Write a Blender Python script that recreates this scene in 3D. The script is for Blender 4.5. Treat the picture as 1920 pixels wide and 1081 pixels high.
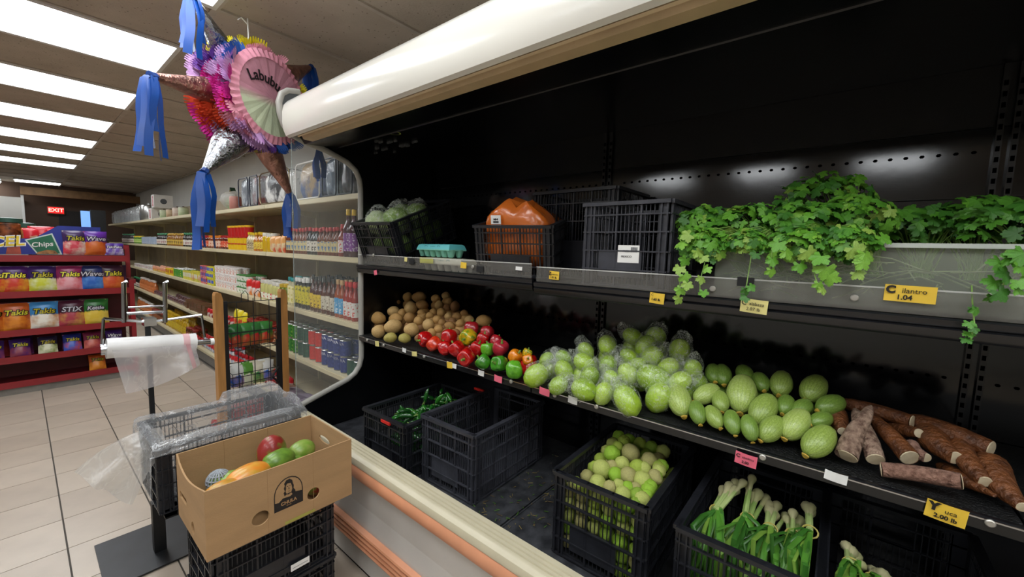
import bpy, bmesh, math, random
from mathutils import Vector, Matrix, noise
from mathutils.geometry import tessellate_polygon
for o in list(bpy.data.objects): bpy.data.objects.remove(o)
scene = bpy.context.scene
COL = scene.collection
rnd = random.Random(7)
PI = math.pi
# ------------------------------------------------------------------ camera
# X runs into the display case, Y along the aisle, Z up; units are metres
FPX, YAW, PITCH, ROLL, EYE = 757.3, 0.8863, 0.09373, -0.02957, Vector((0, 0, 1.41))
def cam_axes():
    cy, sy, cp, sp = math.cos(YAW), math.sin(YAW), math.cos(PITCH), math.sin(PITCH)
    f = Vector((sy*cp, cy*cp, -sp)); r = Vector((cy, -sy, 0)); d = f.cross(r)
    return (r*math.cos(ROLL)+d*math.sin(ROLL), d*math.cos(ROLL)-r*math.sin(ROLL), f)
CR, CD, CF = cam_axes()
cam = bpy.data.cameras.new('camera'); camo = bpy.data.objects.new('camera', cam); COL.objects.link(camo)
cam.sensor_width = 36; cam.lens = FPX/1920*36; cam.clip_start = .02; cam.clip_end = 60
U = -CD; B = -CF
camo.matrix_world = Matrix(((CR.x, U.x, B.x, EYE.x), (CR.y, U.y, B.y, EYE.y), (CR.z, U.z, B.z, EYE.z), (0, 0, 0, 1)))
scene.camera = camo
# ------------------------------------------------------------------ world and exposure
w = bpy.data.worlds.new('world'); scene.world = w; w.use_nodes = True
w.node_tree.nodes['Background'].inputs[0].default_value = (.8, .85, .9, 1)
w.node_tree.nodes['Background'].inputs[1].default_value = .05
scene.view_settings.view_transform = 'Standard'; scene.view_settings.look = 'None'
scene.view_settings.exposure = 0.15; scene.view_settings.gamma = 1; scene.view_settings.use_curve_mapping = False
LAMP = 8.0            # radiance of the fluorescent troffer lenses
CEIL = 2.51
# ------------------------------------------------------------------ survey helpers (photo ray meets a known plane)
def ray(x, y): return CR*((x-960)/FPX) + CD*((y-540.5)/FPX) + CF
def at(x, y, ax, val):
    d = ray(x, y); return EYE + d*((val-EYE[ax])/d[ax])
def slope_at(x, y, xf, zf, k, rest=None):     # point on a heap whose face rises by k per metre of depth
    d = ray(x, y); t = (zf-k*xf-EYE.z)/(d.z-k*d.x)
    if t < 0: t = 9
    if rest is not None and d.z < 0: t = min(t, (rest-EYE.z)/d.z)
    return EYE+d*t
def fwd(p): return (p-EYE).dot(CF)
def size_at(p, px): return px*fwd(p)/FPX
# ------------------------------------------------------------------ materials
def lin(h):
    if not isinstance(h, str): return tuple(h)
    h = h.lstrip('#'); c = [int(h[i:i+2], 16)/255 for i in (0, 2, 4)]
    return tuple(x/12.92 if x <= .04045 else ((x+.055)/1.055)**2.4 for x in c)
MATS = {}
def mat(name, col, rough=.5, metal=0, var=.08, scale=12, bump=0, bscale=None, alpha=1, emit=0, coat=0, spec=.5, col2=None, stretch=None, trans=0, sub=0, thr=None):
    if name in MATS: return MATS[name]
    m = bpy.data.materials.new(name); m.use_nodes = True; nt = m.node_tree; b = nt.nodes['Principled BSDF']
    c = lin(col); c2 = lin(col2) if col2 else tuple(max(0, x*(1-var*3)) for x in c)
    tc = nt.nodes.new('ShaderNodeTexCoord'); mp = nt.nodes.new('ShaderNodeMapping'); nt.links.new(tc.outputs['Object'], mp.inputs[0])
    if stretch: mp.inputs['Scale'].default_value = stretch
    n = nt.nodes.new('ShaderNodeTexNoise'); n.inputs['Scale'].default_value = scale; n.inputs['Detail'].default_value = 5
    nt.links.new(mp.outputs[0], n.inputs['Vector'])
    r = nt.nodes.new('ShaderNodeValToRGB'); lo, hi = thr or (.35, .7)
    r.color_ramp.elements[0].position = lo; r.color_ramp.elements[1].position = hi
    r.color_ramp.elements[0].color = (*c, 1); r.color_ramp.elements[1].color = (*c2, 1)
    nt.links.new(n.outputs['Fac'], r.inputs[0]); nt.links.new(r.outputs[0], b.inputs['Base Color'])
    b.inputs['Roughness'].default_value = rough; b.inputs['Metallic'].default_value = metal
    b.inputs['Specular IOR Level'].default_value = spec
    if alpha < 1: b.inputs['Alpha'].default_value = alpha
    if coat: b.inputs['Coat Weight'].default_value = coat; b.inputs['Coat Roughness'].default_value = .1
    if trans: b.inputs['Transmission Weight'].default_value = trans
    if sub: b.inputs['Subsurface Weight'].default_value = sub; b.inputs['Subsurface Radius'].default_value = (.01, .012, .006)
    if emit:
        b.inputs['Emission Color'].default_value = (*c, 1); b.inputs['Emission Strength'].default_value = emit
    if bump:
        n2 = nt.nodes.new('ShaderNodeTexNoise'); n2.inputs['Scale'].default_value = bscale or scale*3; n2.inputs['Detail'].default_value = 4
        nt.links.new(mp.outputs[0], n2.inputs['Vector'])
        bp = nt.nodes.new('ShaderNodeBump'); bp.inputs['Strength'].default_value = bump; bp.inputs['Distance'].default_value = .01
        nt.links.new(n2.outputs['Fac'], bp.inputs['Height']); nt.links.new(bp.outputs[0], b.inputs['Normal'])
    MATS[name] = m; return m
def film(name, col='ffffff', alpha=.16, rough=.15, bump=.6, bscale=40, gloss=.06, crease=.35):
    """thin crumpled clear plastic: see-through with sharp glints, milky noise lines paint in crease highlights"""
    if name in MATS: return MATS[name]
    m = bpy.data.materials.new(name); m.use_nodes = True; nt = m.node_tree; nt.nodes.clear(); N = nt.nodes.new; Lk = nt.links.new
    out = N('ShaderNodeOutputMaterial'); tc = N('ShaderNodeTexCoord')
    n = N('ShaderNodeTexNoise'); n.inputs['Scale'].default_value = bscale; n.inputs['Detail'].default_value = 5; n.inputs['Distortion'].default_value = 1.2; Lk(tc.outputs['Object'], n.inputs['Vector'])
    bp = N('ShaderNodeBump'); bp.inputs['Strength'].default_value = bump; bp.inputs['Distance'].default_value = .012; Lk(n.outputs['Fac'], bp.inputs['Height'])
    tr = N('ShaderNodeBsdfTransparent'); tr.inputs[0].default_value = (.97, .97, .97, 1)
    gl = N('ShaderNodeBsdfGlossy'); gl.inputs['Color'].default_value = (gloss, gloss, gloss, 1); gl.inputs['Roughness'].default_value = rough; Lk(bp.outputs[0], gl.inputs['Normal'])
    ad = N('ShaderNodeAddShader'); Lk(tr.outputs[0], ad.inputs[0]); Lk(gl.outputs[0], ad.inputs[1])
    di = N('ShaderNodeBsdfDiffuse'); di.inputs[0].default_value = (*lin(col), 1); tl_ = N('ShaderNodeBsdfTranslucent'); tl_.inputs[0].default_value = (*lin(col), 1)
    m1 = N('ShaderNodeMixShader'); m1.inputs[0].default_value = .5; Lk(di.outputs[0], m1.inputs[1]); Lk(tl_.outputs[0], m1.inputs[2])
    mr = N('ShaderNodeMapRange'); n3 = N('ShaderNodeTexNoise'); n3.inputs['Scale'].default_value = bscale*.7; n3.inputs['Detail'].default_value = 3; n3.inputs['Distortion'].default_value = 2; Lk(tc.outputs['Object'], n3.inputs['Vector'])
    rg = N('ShaderNodeMath'); rg.operation = 'SUBTRACT'; rg.inputs[1].default_value = .5; Lk(n3.outputs['Fac'], rg.inputs[0]); ab = N('ShaderNodeMath'); ab.operation = 'ABSOLUTE'; Lk(rg.outputs[0], ab.inputs[0])
    mr.inputs[1].default_value = .022; mr.inputs[2].default_value = .0; mr.inputs[3].default_value = alpha; mr.inputs[4].default_value = crease; Lk(ab.outputs[0], mr.inputs[0])
    mx = N('ShaderNodeMixShader'); Lk(mr.outputs[0], mx.inputs[0]); Lk(ad.outputs[0], mx.inputs[1]); Lk(m1.outputs[0], mx.inputs[2]); Lk(mx.outputs[0], out.inputs[0])
    MATS[name] = m; return m
def printed(name, top, pa, pb, split=.5, rough=.3, scale=9):
    """printed wrapper: plain upper field, mottled food picture below"""
    if name in MATS: return MATS[name]
    m = mat(name, pa, rough=rough, col2=pb, scale=scale, thr=(.42, .58)); nt = m.node_tree; b = nt.nodes['Principled BSDF']
    ramp = b.inputs['Base Color'].links[0].from_node
    tc = nt.nodes.new('ShaderNodeTexCoord'); sp = nt.nodes.new('ShaderNodeSeparateXYZ'); nt.links.new(tc.outputs['Generated'], sp.inputs[0])
    n = nt.nodes.new('ShaderNodeTexNoise'); n.inputs['Scale'].default_value = 3; nt.links.new(tc.outputs['Generated'], n.inputs['Vector'])
    ad = nt.nodes.new('ShaderNodeMath'); ad.operation = 'MULTIPLY_ADD'; ad.inputs[1].default_value = .5; ad.inputs[2].default_value = -.25+.5-split
    nt.links.new(n.outputs['Fac'], ad.inputs[0])
    a2 = nt.nodes.new('ShaderNodeMath'); a2.operation = 'ADD'; nt.links.new(sp.outputs[2], a2.inputs[0]); nt.links.new(ad.outputs[0], a2.inputs[1])
    st = nt.nodes.new('ShaderNodeMapRange'); st.inputs[1].default_value = .47; st.inputs[2].default_value = .53; nt.links.new(a2.outputs[0], st.inputs[0])
    mx = nt.nodes.new('ShaderNodeMix'); mx.data_type = 'RGBA'; nt.links.new(st.outputs[0], mx.inputs['Factor'])
    nt.links.new(ramp.outputs[0], mx.inputs['A']); mx.inputs['B'].default_value = (*lin(top), 1)
    nt.links.new(mx.outputs['Result'], b.inputs['Base Color']); return m
# ------------------------------------------------------------------ mesh helpers
class MB:
    def __init__(s): s.v = []; s.f = []; s.m = []
    def add(s, vs, fs, m=0):
        o = len(s.v); s.v += [tuple(p) for p in vs]; s.f += [tuple(i+o for i in f) for f in fs]; s.m += [m]*len(fs); return s
    def box(s, a, b, m=0, M=None):
        (x0, y0, z0), (x1, y1, z1) = a, b
        vs = [Vector(p) for p in ((x0,y0,z0),(x1,y0,z0),(x1,y1,z0),(x0,y1,z0),(x0,y0,z1),(x1,y0,z1),(x1,y1,z1),(x0,y1,z1))]
        if M: vs = [M @ p for p in vs]
        return s.add(vs, [(0,3,2,1),(4,5,6,7),(0,1,5,4),(1,2,6,5),(2,3,7,6),(3,0,4,7)], m)
    def tube(s, pts, r, n=8, caps=True, m=0, squash=1):
        pts = [Vector(p) for p in pts]; rs = r if isinstance(r, (list, tuple)) else [r]*len(pts)
        o = len(s.v); up = None
        for i, p in enumerate(pts):
            t = (pts[min(i+1, len(pts)-1)]-pts[max(i-1, 0)]).normalized()
            if up is None: up = Vector((0,0,1)) if abs(t.z) < .9 else Vector((1,0,0))
            a = t.cross(up)
            if a.length < 1e-4: a = t.orthogonal()
            a.normalize(); b = a.cross(t).normalized(); up = b
            for k in range(n):
                th = 2*PI*k/n; s.v.append(tuple(p+a*(math.cos(th)*rs[i])+b*(math.sin(th)*rs[i]*squash)))
        for i in range(len(pts)-1):
            for k in range(n):
                q = o+i*n; s.f.append((q+k, q+(k+1)%n, q+n+(k+1)%n, q+n+k)); s.m.append(m)
        if caps:
            s.f.append(tuple(o+k for k in reversed(range(n)))); s.m.append(m)
            e = o+(len(pts)-1)*n; s.f.append(tuple(e+k for k in range(n))); s.m.append(m)
        return s
    def lathe(s, prof, n=14, m=0, c=(0,0,0), fn=None, caps=True):
        """prof: list of (r, z); fn(theta, i) multiplies the radius"""
        o = len(s.v)
        for i, (r, z) in enumerate(prof):
            for k in range(n):
                th = 2*PI*k/n; q = r*(fn(th, i) if fn else 1); s.v.append((c[0]+q*math.cos(th), c[1]+q*math.sin(th), c[2]+z))
        for i in range(len(prof)-1):
            for k in range(n):
                q = o+i*n; s.f.append((q+k, q+(k+1)%n, q+n+(k+1)%n, q+n+k)); s.m.append(m)
        if caps:
            s.f.append(tuple(o+k for k in reversed(range(n)))); s.m.append(m)
            e = o+(len(prof)-1)*n; s.f.append(tuple(e+k for k in range(n))); s.m.append(m)
        return s
    def prism(s, poly, lo, hi, axis=1, m=0, holes=()):
        """extrude a 2-D outline (with holes); axis 1: outline in XZ along Y; 0: in YZ along X; 2: in XY along Z"""
        def P(p, t): return {1: (p[0], t, p[1]), 0: (t, p[0], p[1]), 2: (p[0], p[1], t)}[axis]
        loops = [list(poly)]+[list(h) for h in holes]; flat = [p for l in loops for p in l]; N = len(flat); o = len(s.v)
        tris = tessellate_polygon([[Vector((p[0], p[1], 0)) for p in l] for l in loops]) if (holes or len(poly) > 4) else [tuple(range(len(poly)))]
        s.v += [P(p, lo) for p in flat]+[P(p, hi) for p in flat]
        for t in tris:
            s.f.append(tuple(o+i for i in t)); s.m.append(m); s.f.append(tuple(o+N+i for i in reversed(t))); s.m.append(m)
        b = 0
        for l in loops:
            L = len(l)
            for i in range(L):
                a_, c_ = o+b+i, o+b+(i+1)%L; s.f.append((a_, c_, c_+N, a_+N)); s.m.append(m)
            b += L
        return s
    def grid(s, fn, nu, nv, m=0, wrap=False):
        o = len(s.v); W = nu if wrap else nu+1
        for j in range(nv+1):
            for i in range(W): s.v.append(tuple(fn(i/nu, j/nv)))
        for j in range(nv):
            for i in range(nu):
                a = o+j*W+i; b = o+j*W+(i+1)%W if wrap else a+1
                s.f.append((a, b, b+W, a+W)); s.m.append(m)
        return s
    def mesh(s, name, mats, smooth=False, fix=True, ang=40):
        me = bpy.data.meshes.new(name); me.from_pydata(s.v, [], s.f)
        for q in (mats if isinstance(mats, (list, tuple)) else [mats]): me.materials.append(q)
        me.polygons.foreach_set('material_index', s.m)
        if fix:
            bm = bmesh.new(); bm.from_mesh(me); bmesh.ops.recalc_face_normals(bm, faces=bm.faces[:]); bm.to_mesh(me); bm.free()
        if smooth:
            me.polygons.foreach_set('use_smooth', [True]*len(me.polygons)); me.set_sharp_from_angle(angle=math.radians(ang))
        me.update(); return me
    def build(s, name, mats, parent=None, smooth=False, fix=True, ang=40): return obj(name, s.mesh(name, mats, smooth, fix, ang), parent)
def obj(name, me, parent=None, M=None):
    o = bpy.data.objects.new(name, me); COL.objects.link(o)
    if parent is not None: o.parent = parent
    if M is not None: o.matrix_basis = M
    return o
def tag(o, label, cat, group=None):
    o['label'] = label; o['category'] = cat
    if group: o['group'] = group
    return o
def thing(name, label, cat, loc=(0,0,0), group=None, M=None):
    o = bpy.data.objects.new(name, None); COL.objects.link(o); o.empty_display_size = .05
    o.matrix_basis = M if M is not None else Matrix.Translation(loc)
    return tag(o, label, cat, group)
def struct(o, label=None):
    o['kind'] = 'structure'
    if label: o['label'] = label
    return o
def stuff(o): o['kind'] = 'stuff'; return o
def frame(o, r, u, n=None):
    r = Vector(r).normalized(); u = Vector(u).normalized(); n = r.cross(u) if n is None else Vector(n)
    return Matrix(((r.x,u.x,n.x,o[0]),(r.y,u.y,n.y,o[1]),(r.z,u.z,n.z,o[2]),(0,0,0,1)))
def euler(loc, rx=0, ry=0, rz=0, s=1):
    S = Matrix.Diagonal((*((s,s,s) if not isinstance(s, tuple) else s), 1))
    return Matrix.Translation(loc) @ Matrix.Rotation(rz, 4, 'Z') @ Matrix.Rotation(ry, 4, 'Y') @ Matrix.Rotation(rx, 4, 'X') @ S
def aim(loc, d, s=1, roll=0):                       # local +Z points along d
    d = Vector(d).normalized(); q = d.to_track_quat('Z', 'Y').to_matrix().to_4x4()
    S = Matrix.Diagonal((*((s,s,s) if not isinstance(s, tuple) else s), 1))
    return Matrix.Translation(loc) @ q @ Matrix.Rotation(roll, 4, 'Z') @ S
TEXTS = {}
def text_mesh(body, size, material, bold=0., extrude=.0004, shear=0., squeeze=1.0, spacing=1.):
    key = (body, round(size, 4), material.name, bold, extrude, shear, squeeze)
    if key in TEXTS: return TEXTS[key]
    cu = bpy.data.curves.new('lettering', 'FONT'); cu.body = body; cu.size = size; cu.align_x = 'CENTER'; cu.align_y = 'CENTER'
    cu.offset = bold; cu.extrude = extrude; cu.shear = shear; cu.resolution_u = 3; cu.space_line = .9; cu.space_character = spacing
    t = bpy.data.objects.new('lettering', cu); COL.objects.link(t)
    me = bpy.data.meshes.new_from_object(t); bpy.data.objects.remove(t); bpy.data.curves.remove(cu)
    me.materials.clear(); me.materials.append(material)
    if squeeze != 1: me.transform(Matrix.Diagonal((squeeze, 1, 1, 1)))
    TEXTS[key] = me; return me
ORD = ['first','second','third','fourth','fifth','sixth','seventh','eighth','ninth','tenth','eleventh','twelfth','thirteenth','fourteenth','fifteenth','sixteenth','seventeenth','eighteenth','nineteenth','twentieth']
def ordn(i): return ORD[i] if i < 20 else (str(i+1)+({1:'st',2:'nd',3:'rd'}.get((i+1) % 10, 'th')))
def rows(pts, n):
    """phrases like 'second row up, third from left' for pixel positions, n rows counted from the front"""
    order = sorted(range(len(pts)), key=lambda i: -pts[i][1]); per = math.ceil(len(pts)/n); out = [None]*len(pts)
    for k in range(n):
        row = sorted(order[k*per:(k+1)*per], key=lambda i: pts[i][0])
        for j, i in enumerate(row): out[i] = f'{ordn(k)} row up, {ordn(j)} from the left'
    return out
# ------------------------------------------------------------------ shared materials
M_black = mat('black_enamel', '08090b', rough=.25, var=.1, scale=6, spec=.5)
M_blackback = mat('black_back_panel', '0c0d0f', rough=.11, var=.12, scale=3, spec=.7, bump=.012, bscale=14)
M_blackmatte = mat('black_matte', '0d0d0e', rough=.7, var=.1)
M_rail = mat('black_rail', '16171a', rough=.25, var=.1, spec=.6)
M_crate = mat('crate_plastic', '232429', rough=.32, var=.15, scale=18, bump=.1, bscale=60)
M_crate2 = mat('crate_plastic_grey', '3d3e45', rough=.36, var=.15, scale=18, bump=.1, bscale=60)
M_hood = mat('hood_white', 'dedad0', rough=.22, var=.02, scale=2, coat=.3)
M_cream = mat('cream_rim', 'c4bba0', rough=.35, var=.04, scale=6)
M_beige = mat('beige_lip', 'c9b08a', rough=.45, var=.05)
M_panel = mat('grey_front_panel', 'cbc7c1', rough=.4, var=.04, scale=3)
M_orange = mat('salmon_bumper', 'd5936f', rough=.4, var=.06, scale=5)
M_trim = mat('grey_white_trim', 'a7a49c', rough=.35, var=.04)
M_glass = mat('clear_glass', 'dfe8e6', rough=.03, var=0, alpha=.07, spec=.5)
M_acryl = mat('clear_acrylic', '9a968e', rough=.10, var=.08, alpha=.19, spec=.6)
M_chrome = mat('chrome', 'cfd2d6', rough=.15, metal=1, var=.03)
M_white = mat('white_paper', 'e9e8e4', rough=.6, var=.02)
M_yellowtag = mat('yellow_card', 'e6bf3c', rough=.6, var=.04)
M_paletag = mat('pale_yellow_card', 'e0d488', rough=.6, var=.04)
M_pinktag = mat('pink_card', 'e76a80', rough=.6, var=.04)
M_ink = mat('black_ink', '17130f', rough=.6, var=0)
M_steel = mat('button_steel', 'b9b5ac', rough=.35, metal=.6, var=.05)
# ================================================================== the room
XR, XL, YF, YB = 1.92, -4.6, 13.6, -3.6
TX, TY, GX, GY = .3065, .3005, .072, 2.625
M_grout = mat('floor_grout', '4a443c', rough=.8, var=.1)
M_tiles = [mat('floor_tile_%s' % c, c, rough=.33, var=.05, scale=5, spec=.45, bump=.02, bscale=8) for c in ('b7a999', 'b2a494', 'bbad9d')]
fl = struct(MB().box((XL, YB, -.05), (XR, YF, -.004)).build('floor', M_grout))
tm = [MB().box((.0032, .0022, -.004), (TX-.0032, TY-.0022, .0)).mesh('tile', m) for m in M_tiles]
near = MB(); cnt = 0
for i in range(-15, 7):
    for j in range(-21, 37):
        x, y = GX+i*TX, GY+j*TY
        if x+TX > XR or y+TY > YF or x < XL or y < YB: continue
        if -2 <= i <= 3 and -5 <= j <= 20 and cnt < 300:
            obj('tile', tm[(i*7+j*13) % 3], fl, Matrix.Translation((x, y, 0))); cnt += 1
        else: near.box((x+.003, y+.0022, -.004), (x+TX-.003, y+TY-.0022, 0))
stuff(near.build('far_tiles', M_tiles[0], fl, fix=False))
M_ceil = mat('ceiling_tile', 'b9ac9d', rough=.9, col2='a89b8c', scale=3, bump=.25, bscale=90)
def speckle(m):                                     # little dark fissures of mineral-fibre tiles
    nt = m.node_tree; b = nt.nodes['Principled BSDF']; src = b.inputs['Base Color'].links[0].from_socket
    v = nt.nodes.new('ShaderNodeTexVoronoi'); v.inputs['Scale'].default_value = 38
    tc = nt.nodes.new('ShaderNodeTexCoord'); nt.links.new(tc.outputs['Object'], v.inputs['Vector'])
    r = nt.nodes.new('ShaderNodeMapRange'); r.inputs[1].default_value = .10; r.inputs[2].default_value = .16
    nt.links.new(v.outputs['Distance'], r.inputs[0])
    mx = nt.nodes.new('ShaderNodeMix'); mx.data_type = 'RGBA'; nt.links.new(r.outputs[0], mx.inputs['Factor'])
    mx.inputs['A'].default_value = (.20, .16, .12, 1); nt.links.new(src, mx.inputs['B']); nt.links.new(mx.outputs['Result'], b.inputs['Base Color'])
speckle(M_ceil)
M_tbar = mat('ceiling_grid', 'b5aa9c', rough=.6, var=.05)
M_lens = mat('troffer_lens', (.93, .97, 1.0), var=0, emit=LAMP)
M_lensfr = mat('troffer_frame', 'd8d6d2', rough=.4, var=.02)
ce = struct(MB().box((XL, YB, CEIL+.03), (XR, YF, CEIL+.1)).build('ceiling', M_ceil))
XC = [-4.22, -3.0, -1.78, -.56, .66, 1.88]          # grid columns (4 ft); rows every 2 ft
PY = .61; Y0 = 1.8
tl = MB().box((.012, .012, 0), (1.22-.012, PY-.012, .02)).mesh('ceiling_panel', M_ceil)
tb = MB(); lamps = []; cnt = 0; rest = MB()
for j in range(-8, 19):
    y = Y0+j*PY
    tb.box((XL, y-.012, CEIL), (XR, y+.012, CEIL+.012))
    for c in range(5):
        x = XC[c]
        lit = (j % 2 == 0) and ((c == 3 and -8 <= j <= 12) or (c == 1 and -4 <= j <= 0))
        if lit: lamps.append((c, j, x, y)); continue
        if c >= 2: obj('ceiling_panel', tl, ce, Matrix.Translation((x, y, CEIL+.006+.002*((c*5+j*3) % 3))))
        else: rest.box((x+.012, y+.012, CEIL+.006), (x+1.208, y+PY-.012, CEIL+.025))
for x in XC: tb.box((x-.014, YB, CEIL-.002), (x+.014, YF, CEIL+.012))
tb.build('ceiling_grid', M_tbar, ce, fix=False); stuff(rest.build('other_ceiling_panels', M_ceil, ce, fix=False))
lens_me = MB().box((.02, .03, .008), (1.2, PY-.03, .016)).mesh('lens', M_lens)
fr = MB()
for a, b in (((0, 0, 0), (1.22, .03, .018)), ((0, PY-.03, 0), (1.22, PY, .018)), ((0, .03, 0), (.02, PY-.03, .018)), ((1.2, .03, 0), (1.22, PY-.03, .018))): fr.box(a, b)
fr_me = fr.mesh('frame', M_lensfr)
k3 = k1 = 0
for c, j, x, y in lamps:
    if c == 3 and y > 1.5: lab = f'lit ceiling troffer over the aisle, {ordn(k3)} going away from the produce case hood'; k3 += 1
    elif c == 3: lab = f'lit ceiling troffer beside the hood, row {ordn(int((1.8-y)/1.2))} behind the viewer'
    else: lab = f'lit troffer of the neighbouring aisle row, {ordn(k1)} from the rear wall'; k1 += 1
    t = thing('ceiling_light', lab, 'ceiling light', (x, y, CEIL-.006), 'fluorescent troffers in the ceiling')
    obj('lens', lens_me, t); obj('frame', fr_me, t)
# small strip fixtures far down the aisle
sm_l = MB().box((.02, .02, 0), (.60, .28, .02)).mesh('lens', M_lens); sm_f = MB().box((0, 0, .02), (.62, .30, .045)).mesh('housing', M_lensfr)
for i, (x, y, lab) in enumerate(((.02, 12.35, 'short far ceiling strip light nearest the exit corner'), (-.75, 12.6, 'long far strip light in front of the white wall'), (-.75, 13.15, 'farthest strip light close to the white wall'))):
    t = thing('strip_light', lab, 'ceiling light', (x, y, CEIL-.045), 'strip lights at the far end', ); obj('lens', sm_l, t); obj('housing', sm_f, t)
M_wall = mat('wall_paint', 'cfcdc6', rough=.7, var=.03, scale=2, bump=.05)
M_brown = mat('brown_entrance', '5e4636', rough=.6, var=.1, scale=2)
M_dark = mat('dark_doorway', '241c1a', rough=.5, var=.1)
M_tan = mat('tan_beam', '8f6b45', rough=.6, var=.1)
struct(MB().box((XR, YB, 0), (XR+.1, YF, CEIL+.1)).build('wall_right', M_wall))
struct(MB().box((XL-.1, YB, 0), (XL, YF, CEIL+.1)).build('wall_left', M_wall))
struct(MB().box((XL, YB-.1, 0), (XR, YB, CEIL+.1)).build('wall_back', M_wall))
wf = struct(MB().box((XL, YF, 0), (XR, YF+.1, CEIL+.1)).build('wall_far', M_brown))
MB().box((XL, YF-.35, 0), (.10, YF, 2.2)).build('white_partition', M_wall, wf)
MB().box((.62, YF-.02, 0), (1.3, YF+.0, 2.0)).build('doorway', M_dark, wf)
MB().box((.10, YF-.5, 2.26), (XR, YF-.36, 2.42)).build('beam', M_tan, wf)
MB().box((.10, YF-.40, 0), (.14, YF-.34, 2.25)).build('corner_strip', M_white, wf)
# exit sign
ex = at(105, 394, 1, YF-.1)
t = thing('exit_sign', 'glowing red exit sign on the far brown wall', 'exit sign', ex)
MB().box((-.13, 0, -.08), (.13, .07, .08)).build('housing', mat('exit_housing', '7a4a3a', var=.02), t)
MB().box((-.115, -.006, -.065), (.115, 0, .065)).build('face', mat('exit_face', 'e01818', var=0, emit=1.4), t)
obj('lettering', text_mesh('EXIT', .11, mat('exit_letters', 'ffb0a0', var=0, emit=1.6), bold=.003), t, frame((0, -.008, 0), (1,0,0), (0,0,1)))
# monitor on the far counter
mo = at(172, 412, 1, 10.2)
t = thing('monitor', 'black monitor with glowing blue screen beside the glassware shelf', 'monitor', (mo.x, 10.2, 1.47))
MB().box((-.02, -.16, .02), (.16, .0, .42)).build('case', M_blackmatte, t); MB().box((-.13, -.03, .02), (-.02, .0, .40)).build('screen', mat('screen_glow', '6f9be0', var=.05, emit=.9), t)
MB().box((-.05, -.1, -.06), (.08, 0, .02)).build('stand', M_white, t)
t = MB().box((mo.x-.7, 10.05, 0), (mo.x+.16, 10.6, 1.41)).box((mo.x-.74, 10.0, 1.38), (mo.x+.18, 10.65, 1.41)).build('counter', M_dark); tag(t, 'dark checkout counter under the glowing monitor', 'counter')
# ================================================================== refrigerated case
YE, YS = 2.16, -1.66
JOINT = [.897, -.325]                      # shelf section joints
case = thing('produce_case', 'long open refrigerated produce case with white hood and black shelves', 'display case', (1.3, .25, 0))
def P(mb, name, m, parent=None, smooth=False, ang=40):
    o = mb.build(name, m, parent or case, smooth, ang=ang)
    if parent is None: o.matrix_basis = Matrix.Translation((-1.3, -.25, 0))
    return o
prof = [(.911,.564),(1.038,.602),(1.168,.640),(1.215,.668),(1.243,.706),(1.256,.755),(1.258,.82),(1.256,.893),(1.256,1.103),(1.257,1.595),(1.257,1.73),(1.250,1.785),(1.228,1.83),(1.177,1.868),(1.060,1.907),(.935,1.932),(.885,1.950),(.855,1.985),(.838,2.04),(.835,2.085),(.848,2.128),(.875,2.150),(.93,2.160)]
# front: kick, fluted lower bumper, panel, bumper rail, rim
P(MB().box((.88, YS, 0), (1.0, YE, .14)), 'kick_plate', M_blackmatte)
fl_p = [(.9,.135),(.862,.135)]
for k in range(4):
    z0 = .138+k*.021; fl_p += [(.846,z0+.004),(.843,z0+.010),(.846,z0+.017),(.853,z0+.0195)]
fl_p += [(.86,.225),(.9,.225)]
P(MB().prism(fl_p, YS, YE), 'lower_bumper', M_orange, smooth=True)
P(MB().prism([(.865,.225),(.862,.245),(.875,.30),(.872,.312),(.868,.44),(.9,.44),(.9,.225)], YS, YE), 'front_panel', M_panel, smooth=True)
P(MB().prism([(.87,.436),(.850,.437),(.842,.447),(.840,.462),(.842,.480),(.850,.492),(.87,.494)], YS, YE), 'bumper_rail', M_orange, smooth=True)
rp = [(.875,.49),(.848,.494),(.847,.505),(.852,.520),(.862,.528)]
for k in range(4):
    x = .866+k*.016; rp += [(x,.5305),(x+.009,.5310),(x+.0105,.5260),(x+.0145,.5260)]
rp += [(.936,.527),(.938,.38),(.875,.38)]
P(MB().prism(rp, YS, YE), 'top_rim', M_cream, smooth=True, ang=30)
# deck in sections
M_deck = mat('deck_black', '26272a', rough=.34, var=.2, scale=22, col2='45464a', bump=.15, bscale=50)
edges = [YS, JOINT[1], JOINT[0], YE-.01]
for a, b in zip(edges[:-1], edges[1:]):
    P(MB().prism([(.938,.40),(1.80,.40),(1.80,.36),(.938,.36)], a+.003, b-.003).box((.938, b-.012, .40), (1.79, b-.006, .403)), 'deck_panel', M_deck)
P(MB().box((1.02, YS, 0.02), (1.85, YE, .36)), 'base_body', M_blackmatte)
# back, uprights, perforations
for a, b in zip(edges[:-1], edges[1:]):
    P(MB().box((1.792, a, .40), (1.81, b, 1.60)).box((1.788, a+.03, 1.585), (1.795, b-.03, 1.60)), 'lower_back_panel', M_blackback)
    P(MB().box((1.792, a, 1.603), (1.81, b, 1.80)), 'perforated_panel', M_blackback)
    P(MB().box((1.793, a, 1.803), (1.81, b, 1.99)), 'upper_back_panel', M_black)
holes = MB()
M_hole = mat('black_hole', '020202', rough=1, var=0, spec=0)
y = YS+.06
while y < YE-.05:
    for z in (1.735, 1.560, 1.06, .86):
        if min(abs(y-e) for e in edges) > .05: holes.lathe([(.0062, 0), (.0062, .0012)], 6, c=(0,0,0)); n0 = len(holes.v)-12
        else: continue
        for i in range(n0, n0+12):
            vx = holes.v[i]; holes.v[i] = (1.7917-vx[2], y+vx[0], z+vx[1]*.8)
    y += .036
stuff(P(holes, 'perforations', M_hole))
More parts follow.
